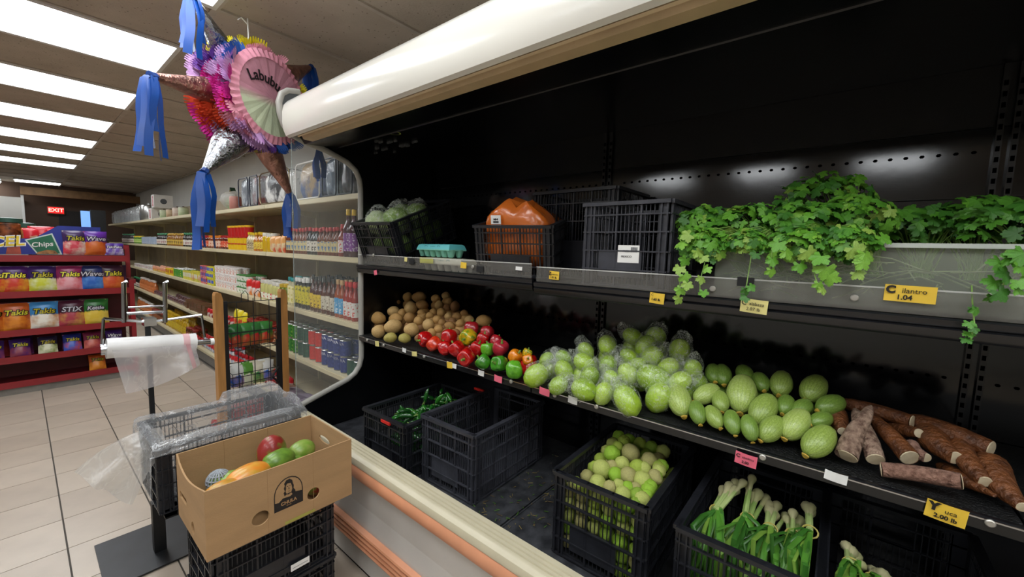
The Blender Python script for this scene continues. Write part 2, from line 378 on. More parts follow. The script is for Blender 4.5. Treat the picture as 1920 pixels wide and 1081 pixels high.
for ye in (JOINT[0], JOINT[1], YE-.03):
    u = MB()
    for dy in (-.022, .008): u.box((1.777, ye+dy, .40), (1.792, ye+dy+.014, 1.97))
    z = .5
    P(u, 'upright', M_rail)
    sl = MB(); 
    while z < 1.93:
        for dy in (-.019, .011): sl.box((1.7755, ye+dy, z), (1.7772, ye+dy+.008, z+.014))
        z += .03
    stuff(P(sl, 'upright_slots', M_hole))
# end panel, glass, trim
inner = prof[:15]+[(.935,1.932),(1.84,1.99),(1.84,.38),(.911,.38)]
P(MB().prism(inner, YE-.012, YE+.0), 'end_panel', M_black)
P(MB().prism([(.887,.540),(.911,.562)]+prof[1:15]+[(.887,1.945)], YE-.002, YE+.005), 'end_glass', M_glass)
P(MB().box((.8862, YE-.002, .545), (.8880, YE+.005, 1.94)), 'glass_edge', mat('glass_edge', 'a9b4ae', rough=.15, var=0, alpha=.4))
P(MB().tube([(x, YE, z) for x, z in prof], .0155, 10), 'end_trim', M_trim, smooth=True)
P(MB().tube([(x-.022, YE+.004, z-.018) for x, z in prof[:3]], .010, 6), 'glass_channel', mat('channel_grey', '85837f', rough=.4), smooth=True)
P(MB().prism([(.84,2.04),(.838,2.085),(.85,2.125),(.88,2.145),(1.84,2.15),(1.84,1.99),(.94,1.94),(.88,1.955)], YE-.008, YE+.006), 'hood_end_plate', mat('end_plate', '55585a', rough=.4))
P(MB().box((.872, YS, .02), (.9, YE+.01, .5)).box((.9, YE, .02), (1.85, YE+.012, .53)), 'case_body', M_panel)
# hood
hp = [(.872,1.924),(.858,1.932),(.848,1.955),(.842,1.995),(.842,2.04),(.850,2.075),(.868,2.098),(.90,2.113),(.95,2.12),(1.84,2.125),(1.84,2.0),(.9,1.97),(.885,1.945)]
P(MB().prism(hp, YS, YE-.012), 'hood', M_hood, smooth=True, ang=35)
P(MB().prism([(.874,1.922),(.886,1.945),(.898,1.945),(.905,1.921),(.944,1.918),(.946,1.912),(.903,1.913),(.893,1.930),(.886,1.930),(.880,1.918)], YS, YE-.10), 'hood_lip', M_beige)
P(MB().prism([(.946,1.912),(1.105,1.925),(1.107,1.921),(1.115,1.935),(1.79,1.975),(1.79,1.995),(.90,1.965)], YS, YE-.012), 'soffit', M_black)
st = at(740, 248, 2, 1.93)
P(MB().lathe([(.028, 0), (.028, .001)], 18, c=(st.x, st.y, 1.926)).lathe([(.022, 0), (.022, .0006)], 18, c=(st.x, st.y, 1.9252), m=1), 'round_sticker', [mat('sticker_green', '8f9a2e', var=.05), M_black])
rs = MB()
for i in range(14):
    p = at(700+rnd.random()*95, 262+rnd.random()*32, 2, 1.935); a = rnd.random()*.02+.008
    rs.box((p.x-.004, p.y-a, 1.925+max(0, (p.x-1.115)*.059)), (p.x+.004, p.y+a, 1.934+max(0, (p.x-1.115)*.059)))
stuff(P(rs, 'label_residue', mat('sticker_residue', '5c5d5c', var=.3, scale=60, rough=.8)))
# shelves
SU, SL_ = 1.298, .893                       # upper and lower shelf surfaces
for i, (a, b) in enumerate(zip(edges[:-1], edges[1:])):
    dz = (0, -.004, .006)[i]
    s = P(MB().box((1.235, a+.004, SU-.02+dz), (1.785, b-.004, SU+dz)), 'upper_shelf', M_black)
    P(MB().prism([(1.232,SU-.045+dz),(1.226,SU-.038+dz),(1.222,SU-.022+dz),(1.228,SU-.018+dz),(1.222,SU-.014+dz),(1.220,SU-.002+dz),(1.226,SU+.002+dz),(1.24,SU+dz),(1.24,SU-.045+dz)], a+.004, b-.004), 'price_rail', M_rail, s, smooth=True)
    P(MB().box((1.226, a+.012, SU+.004+dz), (1.230, b-.012, SU+.058+dz)).box((1.2255, a+.012, SU+.056+dz), (1.2305, b-.012, SU+.0595+dz), m=1), 'clear_guard', [M_acryl, mat('guard_edge', 'c9c9c4', rough=.2, var=0, alpha=.8)], s)
    s = P(MB().box((1.245, a+.003, SL_-.022), (1.785, b-.003, SL_-.004)), 'lower_shelf', M_black)
    P(MB().prism([(1.236,SL_-.030),(1.232,SL_-.005),(1.238,SL_-.001),(1.25,SL_-.001),(1.25,SL_-.030)], a+.003, b-.003), 'price_rail', M_rail, s)
    P(MB().box((1.231, a+.003, SL_-.006), (1.2345, b-.003, SL_-.003)), 'rail_edge', M_chrome, s)
    P(MB().box((1.252, a+.003, SL_-.004), (1.785, b-.003, SL_)), 'shelf_mat', mat('shelf_mat', '121314', rough=.5, var=.3, scale=90, bump=.8, bscale=160), s)
# price cards and buttons on the rails
def card(px, py, w_, h_, m, x, label, lines=(), tilt=0, ink=M_ink):
    p = at(px, py, 0, x-.006); wd = size_at(p, w_); c = h_/w_ if h_ else .6
    return p, wd
def price(px, py, wm, hm, m, x, label, lines=(), tilt=.0, lean=.12, cat='price card'):
    p = at(px, py, 0, x)
    r = Vector((0, -math.cos(tilt), -math.sin(tilt))); u = Vector((-lean*.6, -math.sin(tilt)*-1, math.cos(tilt)))
    u = (u - r*u.dot(r)).normalized()
    t = thing('price_card', label, cat, M=frame(p, r, u), group='price cards on the case rails')
    def bend(u_, v_): return ((u_-.5)*wm, (v_-.5)*hm, -.006*((u_-.5)*2)**2*(.3+v_*.3))
    g = MB().grid(bend, 6, 3); n0 = len(g.v); g.grid(lambda a, b: tuple(Vector(bend(a, b))-Vector((0, 0, .0006))), 6, 3)
    g.build('card', m, t, fix=False)
    for body, size, dx, dy, bold in lines:
        me = text_mesh(body, size, M_ink, bold=bold, extrude=.0002); obj('lettering', me, t, Matrix.Translation((dx*wm, dy*hm, .0012)))
    return t
XU, XW = 1.214, 1.228
price(1706, 551, .082, .036, M_yellowtag, XU+.006, 'long orange-yellow card reading Cilantro 1.04', [('C', .022, -.38, .2, .0012), ('ilantro', .015, .08, .17, 0), ('1.04', .015, -.1, -.24, .0004)], tilt=.02, lean=.05)
price(1413, 574, .062, .036, M_paletag, XU-.002, 'pale yellow card reading Calabaza 2.07 lb', [('C', .018, -.37, .2, .0002), ('alabaza', .012, .1, .17, 0), ('2.07 lb', .012, 0, -.22, 0)], tilt=.06)
price(1231, 559, .044, .032, M_yellowtag, XU-.002, 'yellow card reading 1.65 lb left of the hanging cilantro', [('C', .010, -.3, .28, 0), ('1.65 lb', .010, -.05, -.12, .0003)], tilt=.06)
price(1038, 516, .042, .030, M_yellowtag, XU+.006, 'yellow card with a large Z below the carrot crate', [('Z', .016, -.36, .18, .0008), ('anahoria', .008, .1, .14, 0), ('1.01 lb', .010, 0, -.25, .0002)], tilt=.04)
price(868, 497, .036, .026, M_yellowtag, XU+.006, 'small yellow card under the egg cartons', [], tilt=.05)
price(703, 511, .028, .026, M_pinktag, XU-.0, 'small folded pink card near the case end trim', [], tilt=-.2)
price(760, 486, .022, .022, M_paletag, XU+.006, 'faded yellow sticker at left on the clear guard', [], tilt=.05, cat='sticker')
price(972, 503, .032, .014, M_white, XU+.006, 'torn white label on the clear guard below the carrots', [], tilt=.04, cat='sticker')
price(1398, 862, .052, .034, M_pinktag, XW-.004, 'pink card reading Cebollitas 2.00', [('C', .014, -.36, .2, .0004), ('ebollitas', .0085, .1, .18, 0), ('2.00', .010, 0, -.22, .0002)], tilt=.06)
price(1774, 963, .062, .040, M_yellowtag, XW-.004, 'large yellow card reading Yuca 2.00 lb', [('Y', .024, -.32, .22, .0016), ('uca', .014, .1, .12, 0), ('2.00 lb', .013, 0, -.25, .0004)], tilt=.08)
price(1567, 895, .044, .024, M_white, XW-.002, 'blank white card below the cut yuca roots', [], tilt=.06)
price(706, 644, .036, .030, M_paletag, XW-.002, 'crumpled pale yellow card below the green-tinged potatoes', [], tilt=-.1)
price(757, 656, .03, .022, M_white, XW-.001, 'white card below the left potatoes', [], tilt=.05)
price(776, 663, .04, .024, M_paletag, XW-.004, 'crumpled pale yellow card left of the red peppers', [], tilt=-.15)
price(846, 684, .062, .022, M_white, XW-.001, 'wide white label strip behind a yellow card under red peppers', [], tilt=.05)
price(842, 684, .036, .030, M_yellowtag, XW-.005, 'yellow card on the white strip below the red peppers', [], tilt=-.1)
price(901, 699, .034, .024, M_white, XW-.001, 'white card below the dark green pepper', [], tilt=.05)
price(933, 710, .042, .028, M_pinktag, XW-.003, 'pink card below the green bell peppers', [], tilt=.06)
price(1020, 734, .046, .028, M_pinktag, XW-.003, 'pink card below the bagged chayotes', [], tilt=.06)
price(1073, 750, .038, .026, M_white, XW-.001, 'white card right of the pink card under chayotes', [], tilt=.06)
bt = MB().lathe([(.0001, .003), (.006, .0028), (.008, .001), (.008, -.003)], 14).mesh('button', M_steel, smooth=True)
for i, (px, py, x) in enumerate(((688, 637, XW), (719, 647, XW), (795, 668, XW), (958, 715, XW), (1040, 741, XW), (1118, 762, XW), (1430, 857, XW), (1857, 981, XW), (1336, 541, XU+.008), (1602, 558, XU+.008), (700, 478, XU+.008), (886, 500, XU+.008))):
    o = obj('magnet_button', bt, None, frame(at(px, py, 0, x), (0,-1,0), (0,0,1)))
    tag(o, f'round grey button on the {"lower" if i < 8 else "upper"} case rail, {ordn(i if i < 8 else [2,3,0,1][i-8])} from the left', 'button', 'round buttons on the case rails')
for i, (px, py) in enumerate(((1398, 528), (772, 490), (900, 504))):
    p = at(px, py, 0, XU+.008); o = MB().box((-.001, -.02, -.012), (.001, .02, .012)).build('black_tape', M_blackmatte); o.location = p
    tag(o, ('black tape patch on the guard under the cilantro', 'black tape patch between the yellow stickers on guard', 'black tape patch beside a button below the carrots')[i], 'tape')
# ================================================================== plastic crates
def wall_mesh(L, h, plate=None, pitch=.0135, m=M_crate, dense=True, handle=False):
    b = MB(); t = .0035
    for s in (0, L-.034): b.box((s, 0, 0), (s+.034, t, h))
    for s in (.004, .022, L-.026, L-.008): b.box((s, -.008, 0), (s+.004, 0, h))
    zs = [0, .2*h, .42*h, .64*h, .84*h, h-.012]
    for z in zs: b.box((-.002, -.007, z), (L+.002, t, z+.0045))
    b.box((-.004, -.013, h-.012), (L+.004, t+.004, h))
    n = max(2, int((L-.068)/pitch)); q = (L-.068)/n
    for i in range(n+1):
        s = .034+i*q; big = (i % 6 == 0)
        if handle and .36*L < s < .64*L:
            b.box((s-.0013, 0, 0), (s+.0013, t, h*.64)); continue
        b.box((s-(.003 if big else .0013), -.005 if big else 0, 0), (s+(.003 if big else .0013), t, h))
    if handle: b.box((.34*L, -.004, h*.64), (.66*L, t, h*.66))
    if plate: b.box((L*plate[0], -.004, h*plate[1]), (L*plate[2], t+.001, h*plate[3]))
    return b.mesh('crate_wall', m, fix=False)
CW = {}
def crate(label, x0, yl, w_, l_, h_, z0, rz=0, m=None, group='black produce crates', plate=True, ry=0, name='plastic_crate', M=None):
    """front face at x0 looking towards -X; yl is the far-left (larger Y) side"""
    m = m or M_crate; key = (w_, l_, h_, m.name, plate)
    if key not in CW:
        CW[key] = (wall_mesh(w_, h_, (.2, .12, .72, .42) if plate else None, m=m), wall_mesh(l_, h_, None, m=m), MB().box((0, 0, 0), (l_, w_, .008)).mesh('base', m),
                   wall_mesh(w_, h_, None, m=m, handle=True))
    f, s, b, bk = CW[key]
    t = thing(name, label, 'crate', group=group, M=M if M is not None else (Matrix.Translation((x0, yl, z0)) @ Matrix.Rotation(rz, 4, 'Z') @ Matrix.Rotation(ry, 4, 'Y')))
    # local: x into the case, y = 0 at the far-left side, running to -w
    obj('front_wall', f, t, Matrix(((0,1,0,0),(-1,0,0,0),(0,0,1,0),(0,0,0,1))))
    obj('back_wall', bk, t, Matrix(((0,-1,0,l_),(1,0,0,-w_),(0,0,1,0),(0,0,0,1))))
    obj('side_wall', s, t, Matrix(((-1,0,0,l_),(0,-1,0,0),(0,0,1,0),(0,0,0,1))))
    obj('side_wall', s, t, Matrix(((1,0,0,0),(0,1,0,-w_),(0,0,1,0),(0,0,0,1))))
    obj('base', b, t, Matrix.Translation((0, -w_, .004)))
    return t
ZD = .404
crate('black crate half full of jalapenos at the left of the deck', 1.0, 1.69, .30, .48, .25, ZD, rz=.03)
crate('empty dark grey crate beside the jalapeno crate', 1.083, 1.362, .305, .48, .285, ZD, rz=.03, m=M_crate2)
crate('black crate heaped with tomatillos', 1.098, .682, .305, .48, .285, ZD, rz=.02)
crate('black crate of spring onions under the squash shelf', 1.088, .285, .30, .48, .285, ZD, rz=0)
crate('black crate at the right with few spring onions', 1.10, -.024, .30, .48, .285, ZD, rz=0)
def tilted(label, tl, w_, l_, h_, rz, tilt, **k):
    """tl: the front top left corner; the crate leans forward, its back propped up"""
    R = Matrix.Rotation(rz, 4, 'Z') @ Matrix.Rotation(-tilt, 4, 'Y'); o = Vector(tl)-(R @ Vector((0, 0, h_)))
    return crate(label, 0, 0, w_, l_, h_, 0, M=Matrix.Translation(o) @ R, **k)
CL = tilted('black crate of lettuce heads tilted out at the shelf end', (1.160, 2.075, 1.535), .30, .46, .235, .13, .36)
crate('low black crate propping up the lettuce crate', 1.50, 2.06, .26, .27, .13, SU+.002, plate=False)
CC = tilted('tilted black crate of bagged carrots on upper shelf', (1.205, 1.189, 1.511), .325, .44, .213, .30, .20)
crate('black crate deep on the upper shelf behind carrots', 1.475, 1.085, .39, .29, .368, SU+.002, rz=-.02)
crate('upright grey crate with white shipping label on upper shelf', 1.250, .700, .285, .30, .278, SU+.002, rz=0, m=M_crate2)
# shipping label, red clips
p = at(1178, 476, 0, 1.245); t = thing('shipping_label', 'white printed shipping label on the upright grey crate', 'label', M=frame(p, (0,-1,0), (0,0,1)))
MB().box((-.036, -.028, -.0005), (.036, .028, .0005)).build('sheet', M_white, t)
obj('lettering', text_mesh('FRESH\n\nMEXICO', .0095, M_ink), t, Matrix.Translation((-.006, 0, .001)))
MB().box((.008, .006, .0005), (.03, .022, .001)).build('stamp_box', mat('grey_ink', '8a8a8a', var=.2, scale=200), t)
M_redclip = mat('red_clip', 'd42a22', rough=.4)
for i, (px, py, x) in enumerate(((723, 791, .992), (898, 730, 1.472))):
    p = at(px, py, 0, x); o = MB().box((-.004, -.032, -.006), (.006, .032, .006)).build('red_handle_clip', M_redclip); o.location = p
    tag(o, ('red clip on the front handle of the jalapeno crate', 'red clip on the back of the jalapeno crate')[i], 'clip')
# ================================================================== produce
def blob(n=14, k=9, fn=None):
    b = MB(); prof_ = []
    def f(u, v):
        th = 2*PI*u; ph = PI*(.02+.96*v); d = Vector((math.sin(ph)*math.cos(th), math.sin(ph)*math.sin(th), math.cos(ph)))
        return d*(fn(d, th, ph) if fn else 1)
    return b.grid(f, n, k, wrap=True)
def close_poles(b, n, k, m=0):
    b.f.append(tuple(range(n))); b.m.append(m); b.f.append(tuple(k*n+i for i in reversed(range(n)))); b.m.append(m); return b
M_pot = [mat('potato_skin_%d' % i, c, rough=.65, var=.09, scale=9, bump=.25, bscale=30) for i, c in enumerate(('b98f52', 'a67c45', 'c4a066', '93683c'))]
M_potg = mat('potato_greenish', 'a99b4e', rough=.6, var=.1, scale=6, bump=.2)
def potato_me(i, m):
    off = Vector((i*3.1, i*1.7, 0))
    return close_poles(blob(14, 9, lambda d, th, ph: 1+.13*noise.noise(d*1.3+off)+.03*noise.noise(d*4+off)), 14, 9).mesh('potato', m, smooth=True, ang=80)
POT = [[potato_me(i, m) for i in range(3)] for m in M_pot+[M_potg]]
def stack_rest(p, r, floor): return max(p.z, floor+r)
pots = [(235,750,76,56),(375,690,60,46),(395,750,72,46),(370,825,88,62),(240,870,68,58),(345,925,70,44),(475,930,60,42),(535,855,75,60),(530,660,60,58),(635,630,60,44),(605,560,75,48),(500,560,45,42),(380,590,70,48),(755,575,45,40),(845,548,40,36),(870,600,42,32),(785,630,42,40),(928,645,40,50),(855,660,40,36),(735,695,38,36),(700,725,42,32),(805,700,45,42),(870,735,42,38),(945,735,52,35),(1010,705,40,32),(770,765,45,42),(690,810,58,55),(600,775,48,42),(520,745,52,50),(450,705,40,40),(625,700,40,28),(810,790,38,34),(880,820,55,38),(905,775,40,30),(975,800,45,38),(1060,765,48,38),(1185,775,78,55),(780,850,45,40),(720,880,45,40),(930,880,50,35),(850,880,40,36),(600,930,40,36)]
px = [(660+a*.2083, 440+b*.2083) for a, b, _, _ in pots]; ph = rows(px, 6); under = []
for i, (a, b, ra, rb) in enumerate(pots):
    x, y = px[i]; r0 = .044
    p = slope_at(x, y, 1.285, SL_+.045, .62, SL_+.036)
    sx, sz = size_at(p, ra*.2083)*.93, size_at(p, rb*.2083)*1.02
    g = 4 if i in (5, 6) else rnd.choice((0, 0, 1, 1, 2, 3)) if i > 8 else rnd.choice((0, 2))
    o = obj('potato', rnd.choice(POT[g]), None, euler(p, rnd.uniform(-.25, .25), rnd.uniform(-.2, .2), rnd.uniform(-.4, .4)+.6, (sz*1.05, sx, sz)))
    size = 'large ' if ra > 65 else 'small ' if ra < 43 else ''
    tag(o, f'{size}{"greenish " if g == 4 else ""}brown potato in the heap, {ph[i]}', 'potato', 'loose potatoes on the lower case shelf')
    z = p.z-sz*1.7
    while z > SL_+.02: under.append((p.x+.012, p.y, max(z, SL_+.03))); z -= .06
for i, q in enumerate(under):
    o = obj('potato', rnd.choice(POT[rnd.choice((0, 1, 3))]), None, euler(q, rnd.random(), rnd.random(), rnd.random()*3, (.036, .04, .033)))
    tag(o, 'brown potato buried under the visible ones in the heap', 'potato', 'loose potatoes on the lower case shelf')
# bell peppers
def pepper_mesh(m, seed):
    def f(u, v):
        th = 2*PI*u; ph = PI*(.03+.94*v); c = math.cos(ph); s = math.sin(ph)
        lob = 1+.09*math.cos(4*th+seed)*(1-.3*c)+.03*math.cos(th*2+seed); r = (s**.75)*lob*(1+.12*c)
        z = c*1.02-.32*math.exp(-((ph/.42)**2))+.10*math.exp(-(((PI-ph)/.35)**2))
        return (r*.92, 0, z) and (r*.92*math.cos(th), r*.92*math.sin(th), z)
    b = close_poles(MB().grid(f, 20, 11, wrap=True), 20, 11); return b.mesh('flesh', m, smooth=True, ang=80)
M_pep = {'red': mat('pepper_red', 'c01414', rough=.22, col2='8e0a0e', scale=3, coat=.4), 'orangered': mat('pepper_orange_red', 'd8401a', rough=.22, col2='b01c10', scale=3, coat=.4),
         'dark': mat('pepper_dark_red', '8c0f16', rough=.25, col2='b0232c', scale=3, coat=.4), 'pink': mat('pepper_pinkish_red', 'b82a38', rough=.3, col2='9a2030', scale=4, coat=.3),
         'yellow': mat('pepper_yellow_green', 'd0a81c', rough=.22, col2='6c8f1e', scale=2.2, coat=.4, thr=(.45, .6)), 'green': mat('pepper_green', '3f8a1c', rough=.22, col2='2b6a18', scale=3, coat=.4),
         'lime': mat('pepper_light_green', '66ab2a', rough=.22, col2='4a8f20', scale=3, coat=.4), 'orange': mat('pepper_orange', 'e58a14', rough=.22, col2='d07010', scale=3, coat=.4)}
PEP = {k: [pepper_mesh(m, s) for s in (0, 1.1)] for k, m in M_pep.items()}
M_stem = mat('pepper_stem', '6d8f35', rough=.6)
STEM = MB().tube([(0, 0, .6), (.03, .02, .9), (.12, .05, 1.15)], [.22, .11, .12], 7).lathe([(.05, .68), (.30, .70), (.33, .66), (.2, .62)], 9).mesh('stem', M_stem, smooth=True)
peps = [(400,335,42,'red',(-.6,.2,-.1)),(447,362,42,'orangered',(.4,0,.2)),(530,325,45,'red',(.3,.3,.8)),(650,282,46,'dark',(.3,.2,.9)),(505,385,40,'red',(.2,.4,.7)),(572,388,44,'red',(-.2,.5,.6)),(625,432,50,'red',(-.9,-.35,-.15)),(680,388,42,'red',(.2,-.3,.8)),(738,302,40,'dark',(.4,.2,.7)),(712,335,38,'red',(.3,-.2,.8)),(785,345,34,'dark',(.5,0,.6)),(810,385,46,'pink',(-.1,-.35,.9)),(635,322,48,'yellow',(-.95,-.1,-.2)),(740,390,38,'lime',(.1,.2,.9)),(715,460,42,'green',(-.3,.5,.5)),(805,470,48,'green',(-.8,.1,.25)),(885,500,50,'lime',(.2,.3,-.7)),(890,430,40,'orange',(.2,-.5,.6)),(957,448,32,'orange',(-.4,-.4,.3)),(955,412,28,'yellow',(.3,-.2,.8))]
names = {'red':'glossy red bell pepper','orangered':'orange-flushed red bell pepper','dark':'dark red bell pepper','pink':'dull pinkish red bell pepper','yellow':'yellow and green bell pepper','green':'dark green bell pepper','lime':'light green bell pepper','orange':'orange bell pepper'}
px = [(660+a*.34375, 520+b*.34375) for a, b, *_ in peps]
for i, (a, b, r, k, d) in enumerate(peps):
    p = slope_at(*px[i], 1.285, SL_+.05, .62, SL_+.045); s = size_at(p, r*.34375)*1.02
    same = sorted([j for j in range(len(peps)) if peps[j][3] == k], key=lambda j: px[j][0])
    pos = f', {ordn(same.index(i))} such one from the left' if len(same) > 1 else ''
    t = thing('bell_pepper', f'{names[k]} in the pepper heap{pos}', 'bell pepper', group='bell peppers on the lower case shelf', M=aim(p, d, s, rnd.random()*3))
    obj('flesh', PEP[k][i % 2], t); obj('stem', STEM, t)
    z = p.z-s*1.75
    if z > SL_+.02:
        o = thing('bell_pepper', 'red bell pepper buried under the visible peppers', 'bell pepper', group='bell peppers on the lower case shelf', M=aim((p.x+.01, p.y, max(z, SL_+.035)), (.3, .2, .9), .036)); obj('flesh', PEP['red'][0], o)
# chayotes, each in its own clear bag
M_chay = [mat('chayote_skin_%d' % i, c, rough=.35, var=.07, scale=5, bump=.25, bscale=5, coat=.5) for i, c in enumerate(('9fc034', 'aac846', '8eb02c', '7c9e2a'))]
def chay_fn(d, th, ph):
    c = math.cos(ph); return (1.0-.24*c-.05*c*c+.055*abs(math.cos(2.5*th))*math.sin(ph)+.03*noise.noise(d*2.5))*(1-.16*max(0, -c-.8)*5*(abs(math.sin(th))**4))
CHAY = [close_poles(blob(18, 11, lambda d, th, ph: chay_fn(d, th, ph)), 18, 11).mesh('chayote', m, smooth=True, ang=80) for m in M_chay]
for me in CHAY: me.transform(Matrix.Diagonal((.92, .84, 1.25, 1)))
M_bag = film('produce_bag_film', 'f2f6f0', alpha=.01, rough=.05, bump=.5, bscale=3.0, gloss=.05, crease=.8)
def bag_me(seed):
    o3 = Vector((seed*2.3, seed, 0))
    def f(d, th, ph):
        c = math.cos(ph); wob = .16*noise.noise(d*2.6+o3)+.09*noise.noise(d*6+o3)
        flare = .55*max(0, c-.55)*(1+.5*math.sin(th*4+seed)) if c > .55 else 0
        return 1.13+wob*1.15+flare
    b = close_poles(blob(22, 14, f), 22, 14); me = b.mesh('clear_bag', M_bag, smooth=True, ang=25); me.transform(Matrix.Diagonal((.95, .88, 1.25, 1))); return me
BAGS = [bag_me(i) for i in range(5)]
chs = [(1015,525,64,56),(1070,440,40,36),(1145,430,42,34),(1255,455,58,42),(1150,495,58,42),(1135,580,52,46),(1300,530,55,48),(1250,605,72,46),(1375,620,50,58),(1400,470,58,45),(1410,540,45,34),(1500,515,58,48),(1570,470,42,35),(1625,545,88,64),(1490,655,80,62),(1680,640,74,70),(1390,360,58,45),(1520,315,50,42),(1660,315,58,48),(1610,365,66,46),(1790,385,60,52),(1500,425,45,42),(1270,390,50,34),(1800,560,58,52),(1735,485,58,48),(1860,490,50,45),(1645,425,66,46)]
px = [(660+a*.34375, 520+b*.34375) for a, b, *_ in chs]; ph = rows(px, 5)
dirs = {0:(.3,-.5,.6),7:(0,1,.1),13:(0,1,.2),14:(.2,.6,.5),15:(-.1,-.4,.9),8:(.1,-.3,.9),3:(0,1,.3)}
def chayote(p, s, d, label, bag=True):
    t = thing('bagged_chayote', label, 'chayote', group='chayotes in clear bags on the lower case shelf', M=aim(p, d, s, rnd.random()*6))
    obj('chayote', CHAY[rnd.choice((0, 0, 1, 1, 2))], t); obj('clear_bag', rnd.choice(BAGS), t, Matrix.Rotation(rnd.random()*.3, 4, 'X'))
for i, (a, b, ra, rb) in enumerate(chs):
    p = slope_at(*px[i], 1.30, SL_+.055, .66, SL_+.046); s = size_at(p, (ra+rb)*.5*.34375)*1.04
    d = dirs.get(i, (rnd.uniform(-.3, .4), rnd.uniform(-.8, .8), rnd.uniform(.2, .9)))
    chayote(p, s, d, f'pale green chayote in a clear bag, {ph[i]}')
    z = p.z-s*1.6
    while z > SL_+.03:
        chayote((p.x+.015, p.y, max(z, SL_+.045)), .042, (rnd.uniform(-.5, .5), rnd.uniform(-.5, .5), .5), 'bagged chayote hidden at the bottom of the chayote heap'); z -= .085
# calabacita squash
def squash_mat(name, base, line, flesh):
    m = mat(name, base, rough=.35, col2=flesh, scale=16, thr=(.45, .75), coat=.15, bump=.1, bscale=20); nt = m.node_tree; b = nt.nodes['Principled BSDF']
    src = b.inputs['Base Color'].links[0].from_socket
    tc = nt.nodes.new('ShaderNodeTexCoord'); sp = nt.nodes.new('ShaderNodeSeparateXYZ'); nt.links.new(tc.outputs['Object'], sp.inputs[0])
    an = nt.nodes.new('ShaderNodeMath'); an.operation = 'ARCTAN2'; nt.links.new(sp.outputs[1], an.inputs[0]); nt.links.new(sp.outputs[0], an.inputs[1])
    mu = nt.nodes.new('ShaderNodeMath'); mu.operation = 'MULTIPLY'; mu.inputs[1].default_value = 22; nt.links.new(an.outputs[0], mu.inputs[0])
    nz = nt.nodes.new('ShaderNodeTexNoise'); nz.inputs['Scale'].default_value = 5; nt.links.new(tc.outputs['Object'], nz.inputs['Vector'])
    a2 = nt.nodes.new('ShaderNodeMath'); a2.operation = 'MULTIPLY_ADD'; a2.inputs[1].default_value = 5; nt.links.new(nz.outputs['Fac'], a2.inputs[0]); nt.links.new(mu.outputs[0], a2.inputs[2])
    si = nt.nodes.new('ShaderNodeMath'); si.operation = 'SINE'; nt.links.new(a2.outputs[0], si.inputs[0])
    mr = nt.nodes.new('ShaderNodeMapRange'); mr.inputs[1].default_value = .45; mr.inputs[2].default_value = .9; mr.inputs[4].default_value = .42; nt.links.new(si.outputs[0], mr.inputs[0])
    # stripes fade away from the blossom end (the fruit's own marking)
    fz = nt.nodes.new('ShaderNodeMapRange'); fz.inputs[1].default_value = .9; fz.inputs[2].default_value = -.8; nt.links.new(sp.outputs[2], fz.inputs[0])
    m3 = nt.nodes.new('ShaderNodeMath'); m3.operation = 'MULTIPLY'; nt.links.new(mr.outputs[0], m3.inputs[0]); nt.links.new(fz.outputs[0], m3.inputs[1])
    mx = nt.nodes.new('ShaderNodeMix'); mx.data_type = 'RGBA'; nt.links.new(m3.outputs[0], mx.inputs['Factor']); nt.links.new(src, mx.inputs['A']); mx.inputs['B'].default_value = (*lin(line), 1)
    nt.links.new(mx.outputs['Result'], b.inputs['Base Color']); return m
M_sq = [squash_mat('squash_skin', '879f42', '35531a', 'a6b96c'), squash_mat('squash_skin_light', '9cb254', '4c6c24', 'bcc984'), squash_mat('squash_skin_dark', '6a8a34', '2c4818', '88a04e')]  # dark skin, mostly on rear squash, puts the heap's shade into the colour
def squash_fn(d, th, ph):
    c = math.cos(ph); return 1+.20*c-.06*abs(c)+.014*math.cos(8*th)
SQ = []
for m in M_sq:
    me = close_poles(blob(24, 13, squash_fn), 24, 13).mesh('fruit', m, smooth=True, ang=80); me.transform(Matrix.Diagonal((.55, .55, 1.0, 1))); SQ.append(me)
SCAR = MB().lathe([(.02, -.80), (.15, -.845), (.13, -.885), (.07, -.905), (.01, -.90)], 9, fn=lambda th, i: 1+.15*math.cos(3*th)).mesh('blossom_end', mat('blossom_scar', 'c9a234', rough=.7, col2='8b7a30', scale=9), smooth=True)
